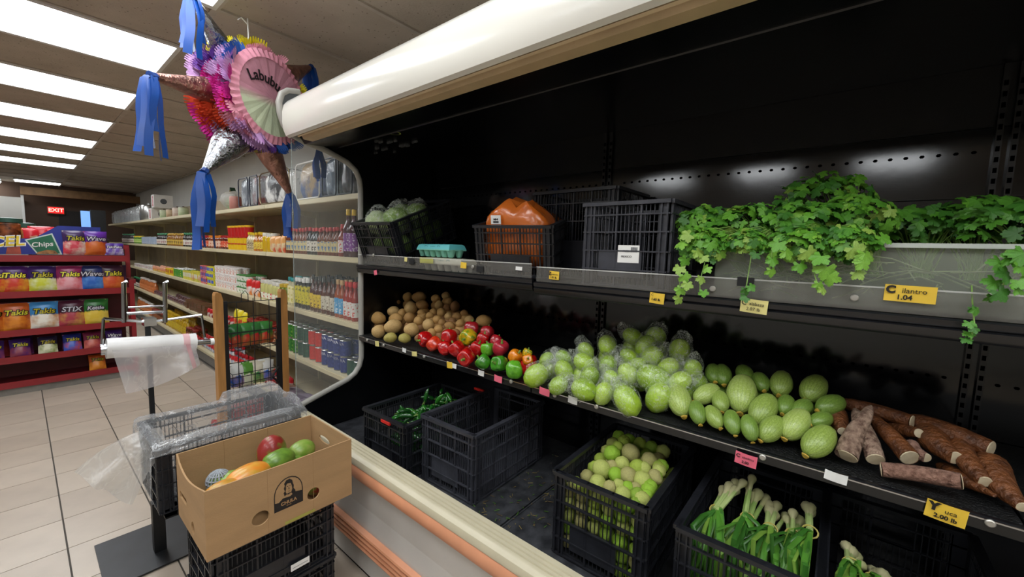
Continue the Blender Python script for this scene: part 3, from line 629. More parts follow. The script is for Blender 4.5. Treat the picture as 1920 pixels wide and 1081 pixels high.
# (centre x, y, semi length px, blossom end x, y, tone)
sqs = [(238,262,95,245,350,1),(352,228,76,285,262,1),(430,265,60,424,310,0),(323,318,55,325,362,2),(403,338,58,424,388,0),(527,235,112,494,345,1),(622,308,98,560,392,0),(487,365,52,490,408,2),(658,395,84,606,446,0),(772,376,98,700,458,1),(880,455,104,820,512,0),(568,392,50,572,420,2),(440,140,70,432,190,2),(545,132,52,548,160,2),(620,172,60,625,215,2),(712,182,82,690,240,0),(860,205,92,818,262,0),(935,278,82,880,300,2),(892,348,62,850,365,2),(732,280,60,712,320,2),(805,292,66,770,320,2),(398,132,58,390,170,2)]
px = [(1180+a*.3987, 650+b*.3987) for a, b, *_ in sqs]; ph = rows(px, 4)
for i, (a, b, L, ex_, ey, tone) in enumerate(sqs):
    p = slope_at(*px[i], 1.30, SL_+.045, .45, SL_+.040)
    s = size_at(p, max(L, 66)*.3987)*1.04
    q = slope_at(1180+ex_*.3987, 650+ey*.3987, 1.30-.02, SL_+.045, .52)
    e = p-EYE; lat = (q-p); lat.x *= .35; ax = (lat.normalized()*1.0 + Vector((-.55, -.1, -.1))).normalized()   # blossom end points out of the case
    d = -ax
    t = thing('calabacita_squash', f'green striped squash in the squash heap, {ph[i]}', 'squash', group='squash on the lower case shelf', M=aim(p, d, s, rnd.random()*6))
    obj('fruit', SQ[tone], t); obj('blossom_end', SCAR, t)
    z = p.z-s*1.05
    while z > SL_+.025:
        o = thing('calabacita_squash', 'green squash buried below the others in the squash heap', 'squash', group='squash on the lower case shelf', M=aim((p.x+.02, p.y, max(z, SL_+.035)), (.9, rnd.uniform(-.3, .3), 0), .056)); obj('fruit', SQ[2], o); z -= .065
# yuca roots
M_yuca = [mat('yuca_bark', '74431f', rough=.5, col2='44240f', scale=45, bump=.8, bscale=110), mat('yuca_bark_dry', 'a08672', rough=.85, col2='4a2d20', scale=70, bump=1, bscale=120), mat('yuca_bark_pale', '94705f', rough=.85, col2='5a3a2c', scale=80, bump=1, bscale=130)]
M_cut = mat('yuca_cut', 'cdbfa0', rough=.7, col2='b39f80', scale=30)
# cut end px, back end px, radius px at each end, middle bulge, bark, how much further in the back end lies
yu = [(1020,512,1092,365,50,30,1.08,1,.09,'pale rough cut yuca root beside the last squash'),(1158,528,1105,400,40,34,1.1,1,.09,'pale rough cut yuca root, second from the squash'),(1318,520,1195,392,44,34,1.05,0,.10,'brown yuca root with broad white cut end in the front row'),(1185,575,1560,632,36,42,1.05,2,.0,'pink-brown yuca root lying crosswise along the shelf edge'),(1528,520,1420,400,36,60,1.25,0,.14,'thick glossy yuca root with round cut end in the middle'),(1362,406,1262,385,24,44,1.2,0,.09,'short dark yuca root with small white cut end behind'),(1002,396,960,320,22,52,1.3,0,.10,'dark yuca root touching the squash at the back'),(1668,632,1575,490,32,48,1.2,0,.12,'orange-brown yuca root with oval cut end at the right'),(1718,698,1565,615,10,40,1.3,0,.10,'thin-tipped yuca root pointing to the shelf edge'),(1848,752,1690,560,28,78,1.15,0,.16,'biggest yuca root at the far right'),(1330,350,1040,272,32,34,1.1,0,.07,'long dark yuca root lying at the back of the heap'),(1700,480,1380,362,44,46,1.2,0,.08,'long glossy yuca root along the back right'),(1392,520,1330,460,26,30,1.2,2,.06,'small pale yuca piece between the front roots')]
for i, (ax_, ay, bx, by, r0, r1, bl, mk, deep, lab) in enumerate(yu):
    lift = .03
    p = slope_at(1180+ax_*.3987, 650+ay*.3987, 1.285, SL_+lift, .42, SL_+.024)
    q = at(1180+bx*.3987, 650+by*.3987, 0, p.x+max(deep*.8, .0))
    ra, rb = size_at(p, r0*.3987)*.92, size_at(q, r1*.3987)*.90
    p.z = max(p.z, SL_+ra+.002); q.z = max(q.z, SL_+rb+.002)
    ax = (q-p).normalized()
    if deep > .06 and (q-p).length < .13: q = p+ax*.13
    n = 9; pts = []; rs = []; side = ax.cross(Vector((0,0,1))); cv = rnd.uniform(-.012, .012)
    for k in range(n):
        t_ = k/(n-1); pts.append(p.lerp(q, t_)+side*cv*math.sin(PI*t_)); rs.append((ra*(1-t_)+rb*t_)*(1+(bl-1)*math.sin(PI*t_))*(1+.05*noise.noise(Vector((i*3, k*.8, 0)))))
    if mk != 2 and deep > .06: pts += [q+ax*.02, q+ax*.035]; rs += [rb*.7, rb*.25]
    base = p.copy(); pts = [v-base for v in pts]
    t = thing('yuca_root', lab, 'yuca', base, 'yuca roots on the lower case shelf')
    MB().tube(pts, rs, 14).build('bark', M_yuca[mk], t, smooth=True, ang=60)
    if r0 > 12: MB().tube([-ax*.0015, -ax*.0], [rs[0]*.9, rs[0]*.97], 14).build('cut_end', M_cut, t)
    if deep == 0: MB().tube([(q-base), (q-base)+ax*.0015], [rb*.97, rb*.9], 14).build('cut_end', M_cut, t)
# tomatillos
M_tom = [mat('tomatillo_husk_%d' % i, c, rough=.55, var=.08, scale=8, bump=.4, bscale=25, sub=.1) for i, c in enumerate(('a3b844', 'b9c266', '8bac34', 'b0aa6a', '96c034'))]
def tom_me(m, s):
    return close_poles(blob(18, 9, lambda d, th, ph: (1+.07*abs(math.sin(3*th+s))-.04+.06*noise.noise(d*2+Vector((s, 0, 0))))*(1+.14*max(0, math.cos(ph)-.75)*4*.5)), 18, 9).mesh('tomatillo', m, smooth=True, ang=70)
TOM = [tom_me(m, i) for i, m in enumerate(M_tom)]
toms = [(610,165,36),(530,250,48),(655,245,52),(570,205,34),(780,295,46),(598,320,44),(460,355,54),(705,345,48),(745,352,42),(527,335,36),(553,390,42),(640,400,50),(735,430,52),(818,405,42),(850,345,40),(905,385,40),(960,365,38),(435,450,50),(515,480,42),(575,465,38),(605,525,46),(640,480,36),(690,480,32),(700,530,44),(790,500,42),(845,495,42),(885,440,36),(925,440,32),(755,570,48),(690,585,36),(820,550,34),(350,520,44),(500,560,42),(420,530,40),(560,590,42)]
px = [(1000+a*.2785, 780+b*.2785) for a, b, _ in toms]; ph = rows(px, 5); TG = 'tomatillos heaped in a crate'
for i, (a, b, r) in enumerate(toms):
    p = slope_at(*px[i], 1.13, .645, .30); s = size_at(p, r*.2785)*1.14
    p.x = min(max(p.x, 1.10+.008+s), 1.54-s); p.y = min(max(p.y, .395+s), .672-s)
    o = obj('tomatillo', TOM[3] if i in (2, 11) else TOM[1] if i in (6, 17, 20, 28) else rnd.choice(TOM), None, aim(p, (rnd.uniform(-1, 1), rnd.uniform(-1, 1), rnd.uniform(-1, 1)), s))
    tag(o, f'husked green tomatillo on top of the crate, {ph[i]}', 'tomatillo', TG)
n = 0
for z in (.438, .484, .530, .576, .618):
    for k in range(6):
        for deep in range(2):
            o = obj('tomatillo', rnd.choice(TOM), None, aim((1.132+deep*.046+rnd.uniform(-.003, .003), .412+k*.0475+rnd.uniform(-.004, .004), z+rnd.uniform(-.003, .003)), (rnd.uniform(-1, 1), rnd.uniform(-1, 1), rnd.uniform(-1, 1)), .0235))
            if deep == 0: tag(o, f'tomatillo against the front grille, {ordn(int(round((z-.438)/.045)))} layer up, {ordn(5-k)} from left', 'tomatillo', TG)
            else: tag(o, 'tomatillo hidden behind those at the front grille', 'tomatillo', TG)
    for k in range(6):
        o = obj('tomatillo', rnd.choice(TOM), None, aim((1.235+k*.047, .414+rnd.uniform(-.003, .003), z), (rnd.uniform(-1, 1), rnd.uniform(-1, 1), rnd.uniform(-1, 1)), .0235))
        tag(o, f'tomatillo against the right side grille, {ordn(int(round((z-.438)/.045)))} layer up, {ordn(k)} going back', 'tomatillo', TG)
for ix in range(6):
    for k in range(5):
        o = obj('tomatillo', rnd.choice(TOM), None, aim((1.235+ix*.05, .462+k*.044, .622+ix*.012), (rnd.uniform(-1, 1), rnd.uniform(-1, 1), rnd.uniform(-1, 1)), .025)); tag(o, 'tomatillo inside the heap below the top layer', 'tomatillo', TG)
# jalapenos
M_jal = [mat('jalapeno_skin_%d' % i, c, rough=.2, var=.1, scale=5, coat=.4) for i, c in enumerate(('1d5a1c', '2b7022', '184a1a'))]
JAL = []
for m in M_jal:
    c = rnd.uniform(.1, .3); JAL.append(MB().tube([(0, .3*c*math.sin(PI*t), t) for t in [0, .06, .2, .4, .6, .8, .93, 1]], [.06, .13, .165, .16, .145, .11, .06, .01], 10).mesh('pod', m, smooth=True, ang=80))
JST = MB().tube([(0, 0, .02), (.01, .03, -.12), (.02, .09, -.30)], [.05, .028, .03], 6).mesh('stem', mat('jalapeno_stem', '6f8f3a', rough=.6), smooth=True)
jl = []
for k in range(46):
    x = 1.075+rnd.random()*.33; y = 1.475+rnd.random()*.135; jl.append((x, y))
px = [(-j[1], -j[0]) for j in jl]; ph = rows(px, 5)
for i, (x, y) in enumerate(jl):
    z = .575+.03*(x-1.03)/.41+rnd.random()*.045
    up = i % 9 == 0
    t = thing('jalapeno', f'green jalapeno in the crate, {ph[i]}', 'jalapeno', group='jalapenos in a crate', M=aim((x, y, z), (rnd.uniform(-1, 1)*.3, rnd.uniform(-1, 1)*.3, .9) if up else (rnd.uniform(-1, 1), rnd.uniform(-1, 1), rnd.uniform(-.15, .3)), rnd.uniform(.055, .075)))
    obj('pod', JAL[i % 3], t); obj('stem', JST, t)
for i in range(60):
    x = 1.06+rnd.random()*.34; y = 1.465+rnd.random()*.15; z = .44+rnd.random()*.12
    t = thing('jalapeno', 'green jalapeno hidden below the top layer in the crate', 'jalapeno', group='jalapenos in a crate', M=aim((x, y, z), (rnd.uniform(-.5, .5), rnd.uniform(-1, 1), rnd.uniform(-.1, .1)), .07)); obj('pod', JAL[i % 3], t)
# deck litter
lt = MB()
for i in range(150):
    p = at(rnd.uniform(880, 1045), rnd.uniform(850, 990), 2, .404)
    if p.x > 1.0 and .70 < p.y < 1.06:
        a = rnd.random()*PI; l = rnd.uniform(.003, .012); w2 = .001
        lt.box((-l, -w2, 0), (l, w2, .0012), M=Matrix.Translation((p.x, p.y, .4042)) @ Matrix.Rotation(a, 4, 'Z'), m=i % 3)
o = stuff(lt.build('litter', [mat('litter_straw', '8d7b46', var=.1), mat('litter_green', '4f7a28', var=.1), mat('litter_husk', '6e5a38', var=.1)], fix=False)); tag(o, 'dry leaf and husk scraps on the black case deck', 'litter')
# spring onions
M_bulb = mat('onion_bulb', 'c2ba94', rough=.4, col2='b3b57e', scale=6, sub=.1); M_neck = mat('onion_neck', 'a9b878', rough=.4, col2='6f9440', scale=8)
M_leaf = [mat('onion_leaf_%d' % i, c, rough=.4, var=.12, scale=6, stretch=(1, 1, .2)) for i, c in enumerate(('4f862c', '366a22', '769c3c'))]
SO = (1180, 650, .3987)
bunches = [([(440,670),(472,655),(500,640),(535,638),(497,672),(460,690)], 1.36, (350,900), 'spring onion bunch at the left front of the onion crate'),
           ([(577,618),(560,650),(605,690),(640,712),(590,700)], 1.37, (520,960), 'spring onion bunch with the highest white bulbs'),
           ([(660,770),(695,745),(655,742),(735,795),(680,790)], 1.36, (640,980), 'spring onion bunch in the middle of the onion crate'),
           ([(770,780),(800,815),(742,810),(785,840)], 1.35, (760,1000), 'spring onion bunch with bulbs leaning right of centre'),
           ([(835,750),(875,760),(902,790),(850,775),(885,790)], 1.36, (850,1010), 'spring onion bunch against the right crate wall'),
           ([(1020,935),(1065,985),(1090,1025),(1042,960)], 1.34, (1030,1120), 'spring onion bunch in the rightmost crate'),
           ([(1140,1050),(1190,1072),(1165,1065),(1215,1100)], 1.34, (1120,1180), 'spring onion bunch mostly below the frame in the rightmost crate')]
for bi, (bul, xx, lf, lab) in enumerate(bunches):
    P0 = at(SO[0]+bul[0][0]*SO[2], SO[1]+bul[0][1]*SO[2], 0, xx)
    t = thing('spring_onion_bunch', lab, 'spring onions', P0, 'spring onion bunches in crates')
    ylo, yhi = (.0, .272) if bi < 5 else (-.31, -.04)
    e = at(SO[0]+lf[0]*SO[2], SO[1]+lf[1]*SO[2], 0, 1.17); tie = None; mids = []
    for k, (a, b) in enumerate(bul):
        p = at(SO[0]+a*SO[2], SO[1]+b*SO[2], 0, xx+rnd.uniform(-.02, .03)); r = rnd.uniform(.0125, .0165)
        p.y = min(max(p.y, ylo+.015), yhi-.012)
        c = p.lerp(e, .60)+Vector((0, 0, .02)); c.y = min(max(c.y, ylo+.01), yhi-.01); mids.append(c)
        nk = p.lerp(c, .5)
        d = (nk-p).normalized()
        MB().tube([p-d*r*1.2-P0, p-d*r*.6-P0, p-P0, p+d*r*.9-P0, p+d*r*1.8-P0, p.lerp(nk, .8)-P0], [.002, r*.8, r, r*.75, r*.45, r*.38], 9).build('bulb', M_bulb, t, smooth=True, ang=80)
        MB().tube([p.lerp(nk, .7)-P0, nk-P0, c-P0], [r*.4, r*.42, r*.5], 7).build('neck', M_neck, t, smooth=True)
        for q in range(10):
            f = e+Vector((rnd.uniform(-.05, .05), rnd.uniform(-.06, .06), rnd.uniform(-.1, .045))); f.y = min(max(f.y, ylo+.01), yhi-.01); f.x = max(f.x, 1.112)
            g = Vector((max(1.112, f.x-rnd.uniform(0, .03)), min(max(f.y+rnd.uniform(-.03, .03), ylo+.008), yhi-.008), max(.425, f.z-rnd.uniform(.08, .18))))
            rr = rnd.uniform(.0028, .0065)
            MB().tube([nk.lerp(c, .6)-P0, c-P0, c.lerp(f, .5)+Vector((0, 0, .008))-P0, f-P0, f.lerp(g, .5)-P0, g-P0], [rr*.7, rr, rr*1.15, rr*1.1, rr*.9, rr*.3], 6, squash=.45).build('leaf', M_leaf[(k+q) % 3], t, smooth=True)
    c = sum(mids, Vector())/len(mids)
    MB().tube([Vector((.011*math.cos(a), .017*math.sin(a), .010*math.cos(a))) + c-P0 for a in [2*PI*i/14 for i in range(15)]], .0022, 5).build('rubber_band', mat('rubber_band', 'a89a4a', rough=.6), t)
# ================================================================== cilantro in its bin
bx0, bx1, by0, by1, bz0, bz1 = 1.262, 1.66, -.62, .283, SU+.003, 1.448
M_bin = mat('frosted_bin', 'a4aa9a', rough=.2, alpha=.30, var=.05); M_binrim = mat('frosted_bin_rim', 'c9cfc6', rough=.3, alpha=.8, var=.03)
t = thing('storage_bin', 'frosted clear plastic bin holding the cilantro', 'bin', (bx0, (by0+by1)/2, bz0)); cY = (by0+by1)/2
def L(x, y, z): return (x-bx0, y-cY, z-bz0)
MB().box(L(bx0, by0, bz0), L(bx0+.003, by1, bz1)).build('front_side', M_bin, t); MB().box(L(bx1-.003, by0, bz0), L(bx1, by1, bz1)).build('back_side', M_bin, t)
MB().box(L(bx0, by1-.003, bz0), L(bx1, by1, bz1)).build('end_side', M_bin, t); MB().box(L(bx0, by0, bz0), L(bx1, by0+.003, bz1)).build('end_side', M_bin, t)
MB().box(L(bx0, by0, bz0), L(bx1, by1, bz0+.003)).build('bottom', M_bin, t)
rm = MB()
for a, b in (((bx0-.012, by0-.012), (bx0+.004, by1+.012)), ((bx1-.004, by0-.012), (bx1+.012, by1+.012)), ((bx0, by1-.004), (bx1, by1+.012)), ((bx0, by0-.012), (bx1, by0+.004))): rm.box(L(*a, bz1-.006), L(*b, bz1+.004))
rm.build('rim', M_binrim, t)
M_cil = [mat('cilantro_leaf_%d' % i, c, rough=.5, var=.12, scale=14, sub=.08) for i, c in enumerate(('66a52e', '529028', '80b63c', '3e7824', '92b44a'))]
M_cst = mat('cilantro_stem', '8db456', rough=.5)
def leaf_pts():
    pts = []
    for l, (ang, ln) in enumerate(((-1.95, .62), (-1.0, .90), (0, 1.0), (1.0, .90), (1.95, .62))):
        for q, (da, rr) in enumerate(((-.44, .74), (-.33, .90), (-.17, .86), (-.09, 1.0), (.09, 1.0), (.17, .86), (.33, .90), (.44, .74))):
            a = ang+da; r = ln*rr; pts.append((r*math.sin(a), r*math.cos(a)))
    return pts
LP = leaf_pts()
def leaf_geo(M, curl):
    vs = [M @ Vector((0, 0, 0))]
    for x, y in LP: vs.append(M @ Vector((x, y, -curl*(x*x+y*y)+.10*math.sin(3*x+2*y))))
    n = len(LP); fs = [(0, i+1, i+2) for i in range(n-1)]
    return vs, fs
LEAF = []
for i, m in enumerate(M_cil):
    vs, fs = leaf_geo(Matrix.Identity(4), .15+.12*(i % 3)); b = MB().add(vs, fs); LEAF.append(b.mesh('leaf', m, smooth=True, fix=False, ang=70))
def cilantro(label, c, rad, nbig, nsmall, base, droop=0, tone=(0, 1, 2, 0, 2, 4), ls=.0225):
    c = Vector(c); t = thing('cilantro_bunch', label, 'cilantro', c, 'cilantro bunches in the frosted bin')
    st = MB(); fol = MB()
    def spot():
        while True:
            d = Vector((rnd.gauss(0, 1), rnd.gauss(0, 1), rnd.gauss(.25, 1))).normalized(); k = rnd.uniform(.62, 1.0)
            p = Vector((d.x*rad[0]*k, d.y*rad[1]*k, d.z*rad[2]*k))
            if p.z+c.z < bz1-.02 and p.x+c.x > bx0-.02 and p.y+c.y < by1+.02: continue
            if p.x+c.x > 1.76: continue
            return p, d
    def orient(p, d):
        n_ = (d*.5+Vector((-.45, -.15, .55))+Vector((rnd.gauss(0, .3), rnd.gauss(0, .3), rnd.gauss(0, .3)))).normalized()
        tip = Vector((rnd.gauss(-.4, .6), rnd.gauss(0, .7), rnd.gauss(-.5, .5)-droop)); tip = (tip-n_*tip.dot(n_)).normalized()
        return frame(p, tip.cross(n_), tip, n_)
    bs = Vector(base)-c
    for i in range(nbig+nsmall):
        p, d = spot(); s = ls*rnd.uniform(.7, 1.25); M = orient(p, d) @ Matrix.Diagonal((s, s, s, 1))
        if i < nbig: obj('leaf', LEAF[rnd.choice(tone)], t, M)
        else:
            vs, fs = leaf_geo(M, rnd.uniform(.1, .4)); fol.add(vs, fs, rnd.randrange(3))
        if i % 3 == 0:
            mid = bs.lerp(p, .6)+Vector((0, 0, .02)); st.tube([bs+Vector((rnd.gauss(0, .01), rnd.gauss(0, .01), 0)), mid, p], [.0016, .0013, .0008], 4, caps=False)
    stuff(fol.build('small_leaves', [M_cil[tone[0]], M_cil[1], M_cil[3]], t, smooth=True, fix=False, ang=70)); stuff(st.build('stems', M_cst, t, fix=False))
    return t
def C(px, py, x): return at(px, py, 0, x)
cl = [('cilantro bunch spilling over the left end of the bin', C(1318, 418, 1.31), (.05, .085, .055), 40, 90, (1.36, .22, 1.36)),
      ('cilantro bunch second from the left in the bin', C(1405, 415, 1.33), (.06, .08, .055), 40, 90, (1.40, .14, 1.36)),
      ('bright cilantro bunch at the middle front of the bin', C(1500, 420, 1.32), (.06, .09, .065), 44, 100, (1.40, .06, 1.36)),
      ('tallest cilantro bunch rising at the back of the bin', C(1545, 372, 1.45), (.08, .12, .075), 40, 120, (1.48, .0, 1.37)),
      ('cilantro bunch right of the tallest one', C(1610, 405, 1.38), (.07, .09, .06), 40, 90, (1.44, -.06, 1.37)),
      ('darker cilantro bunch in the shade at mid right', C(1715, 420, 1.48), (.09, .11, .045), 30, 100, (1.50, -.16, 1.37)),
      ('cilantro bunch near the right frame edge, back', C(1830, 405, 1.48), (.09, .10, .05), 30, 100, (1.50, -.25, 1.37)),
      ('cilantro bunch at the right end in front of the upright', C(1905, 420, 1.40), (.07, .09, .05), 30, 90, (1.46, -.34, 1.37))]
for a in cl: cilantro(*a, tone=(0, 1, 2, 0, 2, 4) if a[2][2] > .05 and 'dark' not in a[0] else (1, 3, 1, 0, 3, 1))  # shade over the right-hand bunches is put into darker leaf colours
for a in (('cilantro leaves draped over the left front corner of the bin', C(1318, 455, 1.228), (.022, .07, .045), 34, 40, (1.29, .20, 1.455)),
          ('cilantro leaves draped over the bin front left of middle', C(1400, 448, 1.230), (.020, .06, .028), 30, 30, (1.30, .14, 1.455)),
          ('cilantro leaves draped over the bin front at the middle', C(1500, 452, 1.226), (.022, .07, .040), 38, 40, (1.30, .05, 1.455)),
          ('cilantro leaves draped over the bin front right of middle', C(1590, 452, 1.228), (.022, .06, .038), 34, 36, (1.30, -.03, 1.455))): cilantro(*a, droop=.8)
def sprig(label, pts, leaves, tone=(0, 2, 4)):
    """a stalk hanging over the bin edge: pixel polyline on a plane just before the bin"""
    w3 = [at(a, b, 0, 1.243 if k else 1.258) for k, (a, b) in enumerate(pts)]
    t = thing('cilantro_sprig', label, 'cilantro', w3[0], 'cilantro sprigs hanging over the bin edge')
    w3[0].x = 1.275
    if len(w3) > 2: w3[1].x = 1.236
    for q in w3[2:]: q.x = 1.207
    MB().tube([q-w3[0] for q in w3], .0013, 5).build('stalk', M_cst, t)
    for (a, b, s) in leaves:
        p = at(a, b, 0, 1.203+rnd.uniform(-.006, .004)); n_ = Vector((-.8, -.3+rnd.gauss(0, .3), .3+rnd.gauss(0, .3))).normalized()
        tip = Vector((rnd.gauss(0, .3), rnd.gauss(0, .5), -1)); tip = (tip-n_*tip.dot(n_)).normalized()
        obj('leaf', LEAF[rnd.choice(tone)], t, frame(p-w3[0], tip.cross(n_), tip, n_) @ Matrix.Diagonal((s, s, s, 1)))
sprig('long limp cilantro sprig hanging leftmost down to the rail', [(1300,440),(1292,490),(1285,530),(1282,560)], [(1296,440,.026),(1284,455,.026),(1310,470,.026),(1290,485,.024),(1278,500,.024),(1286,515,.024),(1292,530,.022),(1280,540,.022),(1278,557,.022)])
sprig('short cilantro sprig hanging second from the left', [(1330,450),(1325,495),(1322,525),(1322,548)], [(1335,455,.026),(1322,480,.022),(1330,500,.02),(1318,520,.02),(1322,545,.018)])
sprig('thin cilantro stalk hanging above the Calabaza card', [(1413,440),(1410,490),(1407,530),(1404,552)], [(1415,452,.02),(1420,475,.018),(1400,540,.018),(1408,535,.018),(1402,556,.018)], (1, 3))
sprig('cilantro sprig with narrow drooping leaves over the bin front', [(1455,440),(1450,470),(1448,505)], [(1462,455,.026),(1475,470,.024),(1450,485,.022),(1448,505,.020)])
sprig('big-leaved cilantro sprig hanging at mid bin', [(1520,450),(1522,480),(1530,515),(1538,540)], [(1515,470,.03),(1540,480,.028),(1500,495,.024),(1552,500,.032),(1555,515,.028),(1536,530,.018),(1542,540,.016)])
sprig('cilantro sprig hanging right of the big-leaved one', [(1600,440),(1602,480),(1604,515)], [(1600,465,.03),(1622,475,.028),(1620,490,.022),(1606,510,.02)])
sprig('bare stalk with wilted tips dangling below the shelf rail', [(1822,535),(1818,565),(1815,600),(1808,632)], [(1826,578,.014),(1818,575,.012),(1814,602,.014),(1822,612,.013),(1812,620,.014),(1806,632,.014)], (1, 3))
sprig('leafy cilantro sprig drooping at the right over the bin', [(1885,470),(1878,495),(1870,520),(1862,545)], [(1890,478,.026),(1872,490,.026),(1880,510,.026),(1862,525,.024),(1868,545,.024),(1856,552,.018)], (1, 3, 0))
sprig('cilantro sprig at the far right edge of the bin', [(1912,470),(1908,500),(1905,535)], [(1915,475,.03),(1908,495,.024),(1905,525,.02),(1900,538,.018)], (1, 3, 0))
ins = MB()
for i in range(70):
    a = Vector((bx0+.02+rnd.random()*.1, by0+.1+rnd.random()*.75, bz0+.01+rnd.random()*.08)); b = a+Vector((rnd.uniform(-.01, .05), rnd.uniform(-.16, .16), rnd.uniform(-.02, .05)))
    b.x = max(b.x, bx0+.012); b.y = min(by1-.02, max(by0+.02, b.y)); ins.tube([a, a.lerp(b, .5)+Vector((0, 0, .012)), b], .0016, 4, caps=False)
o = stuff(ins.build('loose_stems', mat('pale_stems', 'b2c08a', rough=.5), fix=False)); tag(o, 'tangle of pale cilantro stems seen through the frosted bin', 'stems')
# ================================================================== upper shelf: lettuce, eggs, carrots
M_let = [mat('lettuce_%d' % i, c, rough=.5, col2=d, scale=4, bump=.5, bscale=10) for i, (c, d) in enumerate((('7f9a48', '5a7c30'), ('93a674', 'b3bd92'), ('6c8a3c', '8fa65c')))]
LET = [close_poles(blob(20, 12, lambda d, th, ph: 1+.12*noise.noise(d*3+Vector((i, 0, 0)))+.05*math.sin(th*6+ph*3)), 20, 12).mesh('head', m, smooth=True, ang=60) for i, m in enumerate(M_let)]
for i, (lx, ly, lz, r, k, lab) in enumerate(((.10, -.085, .205, .068, 1, 'pale wrapped lettuce head at the left of its crate'), (.115, -.215, .212, .070, 0, 'bright green lettuce head at the right of its crate'), (.27, -.10, .20, .066, 2, 'lettuce head farther back in the tilted crate'), (.27, -.22, .20, .066, 0, 'lettuce head deepest in the tilted crate'), (.09, -.09, .078, .062, 2, 'lettuce head low behind the front grille, left'), (.09, -.215, .078, .062, 0, 'lettuce head low behind the front grille, right'), (.25, -.225, .075, .062, 2, 'lettuce head low against the side grille'), (.37, -.22, .080, .060, 0, 'lettuce head low against the rear side grille'), (.37, -.1, .08, .06, 2, 'lettuce head in the rear left corner'))):
    p = CL.matrix_basis @ Vector((lx, ly, lz))
    t = thing('lettuce_head', lab, 'lettuce', p, 'wrapped lettuce heads in a crate'); obj('head', LET[k], t, Matrix.Diagonal((r, r, r*.92, 1)))
    if i < 4: obj('clear_wrap', BAGS[i], t, Matrix.Diagonal((r*.98, r*1.05, r*.78, 1)))
# egg cartons
def carton(label, px_, py, m1, m2, w_=.20, d_=.10, z0=None, x=1.27, rz=.0, lid=True):
    p = at(px_, py, 0, x); z = z0
    t = thing('egg_carton', label, 'egg carton', M=Matrix.Translation((x, p.y, z)) @ Matrix.Rotation(rz, 4, 'Z'), group='egg cartons on the upper shelf')
    b = MB()
    for i in range(6):
        for j in range(2): b.lathe([(.010, 0), (.014, .004), (.0225, .034), (.024, .036)], 8, c=(.025+j*.047, -w_/2+.02+i*(w_-.04)/5, 0))
    b.box((.0, -w_/2, .032), (d_, w_/2, .037)); b.build('egg_tray', m2, t, smooth=True, ang=40)
    g = MB(); rings = [(.0, .037), (.001, .041), (.008, .058), (.016, .062)]
    o_ = len(g.v)
    for ins_, z_ in rings: g.v += [(ins_, -w_/2+ins_, z_), (d_-ins_, -w_/2+ins_, z_), (d_-ins_, w_/2-ins_, z_), (ins_, w_/2-ins_, z_)]
    for i in range(3):
        for k in range(4): g.f.append((i*4+k, i*4+(k+1) % 4, i*4+4+(k+1) % 4, i*4+4+k)); g.m.append(0)
    g.f.append((12, 13, 14, 15)); g.m.append(0)
    g.build('lid', m1, t, smooth=True, ang=30)
    for k, dy in enumerate((.06, .0, -.05)): MB().tube([Vector((.0035+.0005, dy+.012*math.cos(a), .05+.005*math.sin(a))) for a in [2*PI*i/10 for i in range(11)]] if k != 1 else [(.0035, -.02, .05), (.0035, .02, .05)], .0008, 4).build('stamp', mat('teal_ink', '2c7a86', var=.05), t)
carton('turquoise foam egg carton lying on the pale cartons', 810, 470, mat('carton_turquoise', '63bfc2', rough=.5, var=.03), mat('carton_mint', '7fc4ae', rough=.5, var=.03), z0=SU+.070, x=1.275, rz=-.12, w_=.285)
carton('pale grey egg carton with yellow label at shelf front', 826, 486, mat('carton_pale', 'c9c6b0', rough=.6, var=.04), mat('carton_grey', 'b8b5a4', rough=.6, var=.04), z0=SU+.004, x=1.262, rz=-.06, w_=.30)
p = at(800, 478, 0, 1.256); o = MB().box((-.0015, -.05, -.014), (.0, .05, .014)).build('yellow_label', mat('label_lime', 'd3d24e', var=.05)); o.location = (1.2555, p.y, SU+.052); tag(o, 'lime yellow label band around the pale egg carton', 'label')
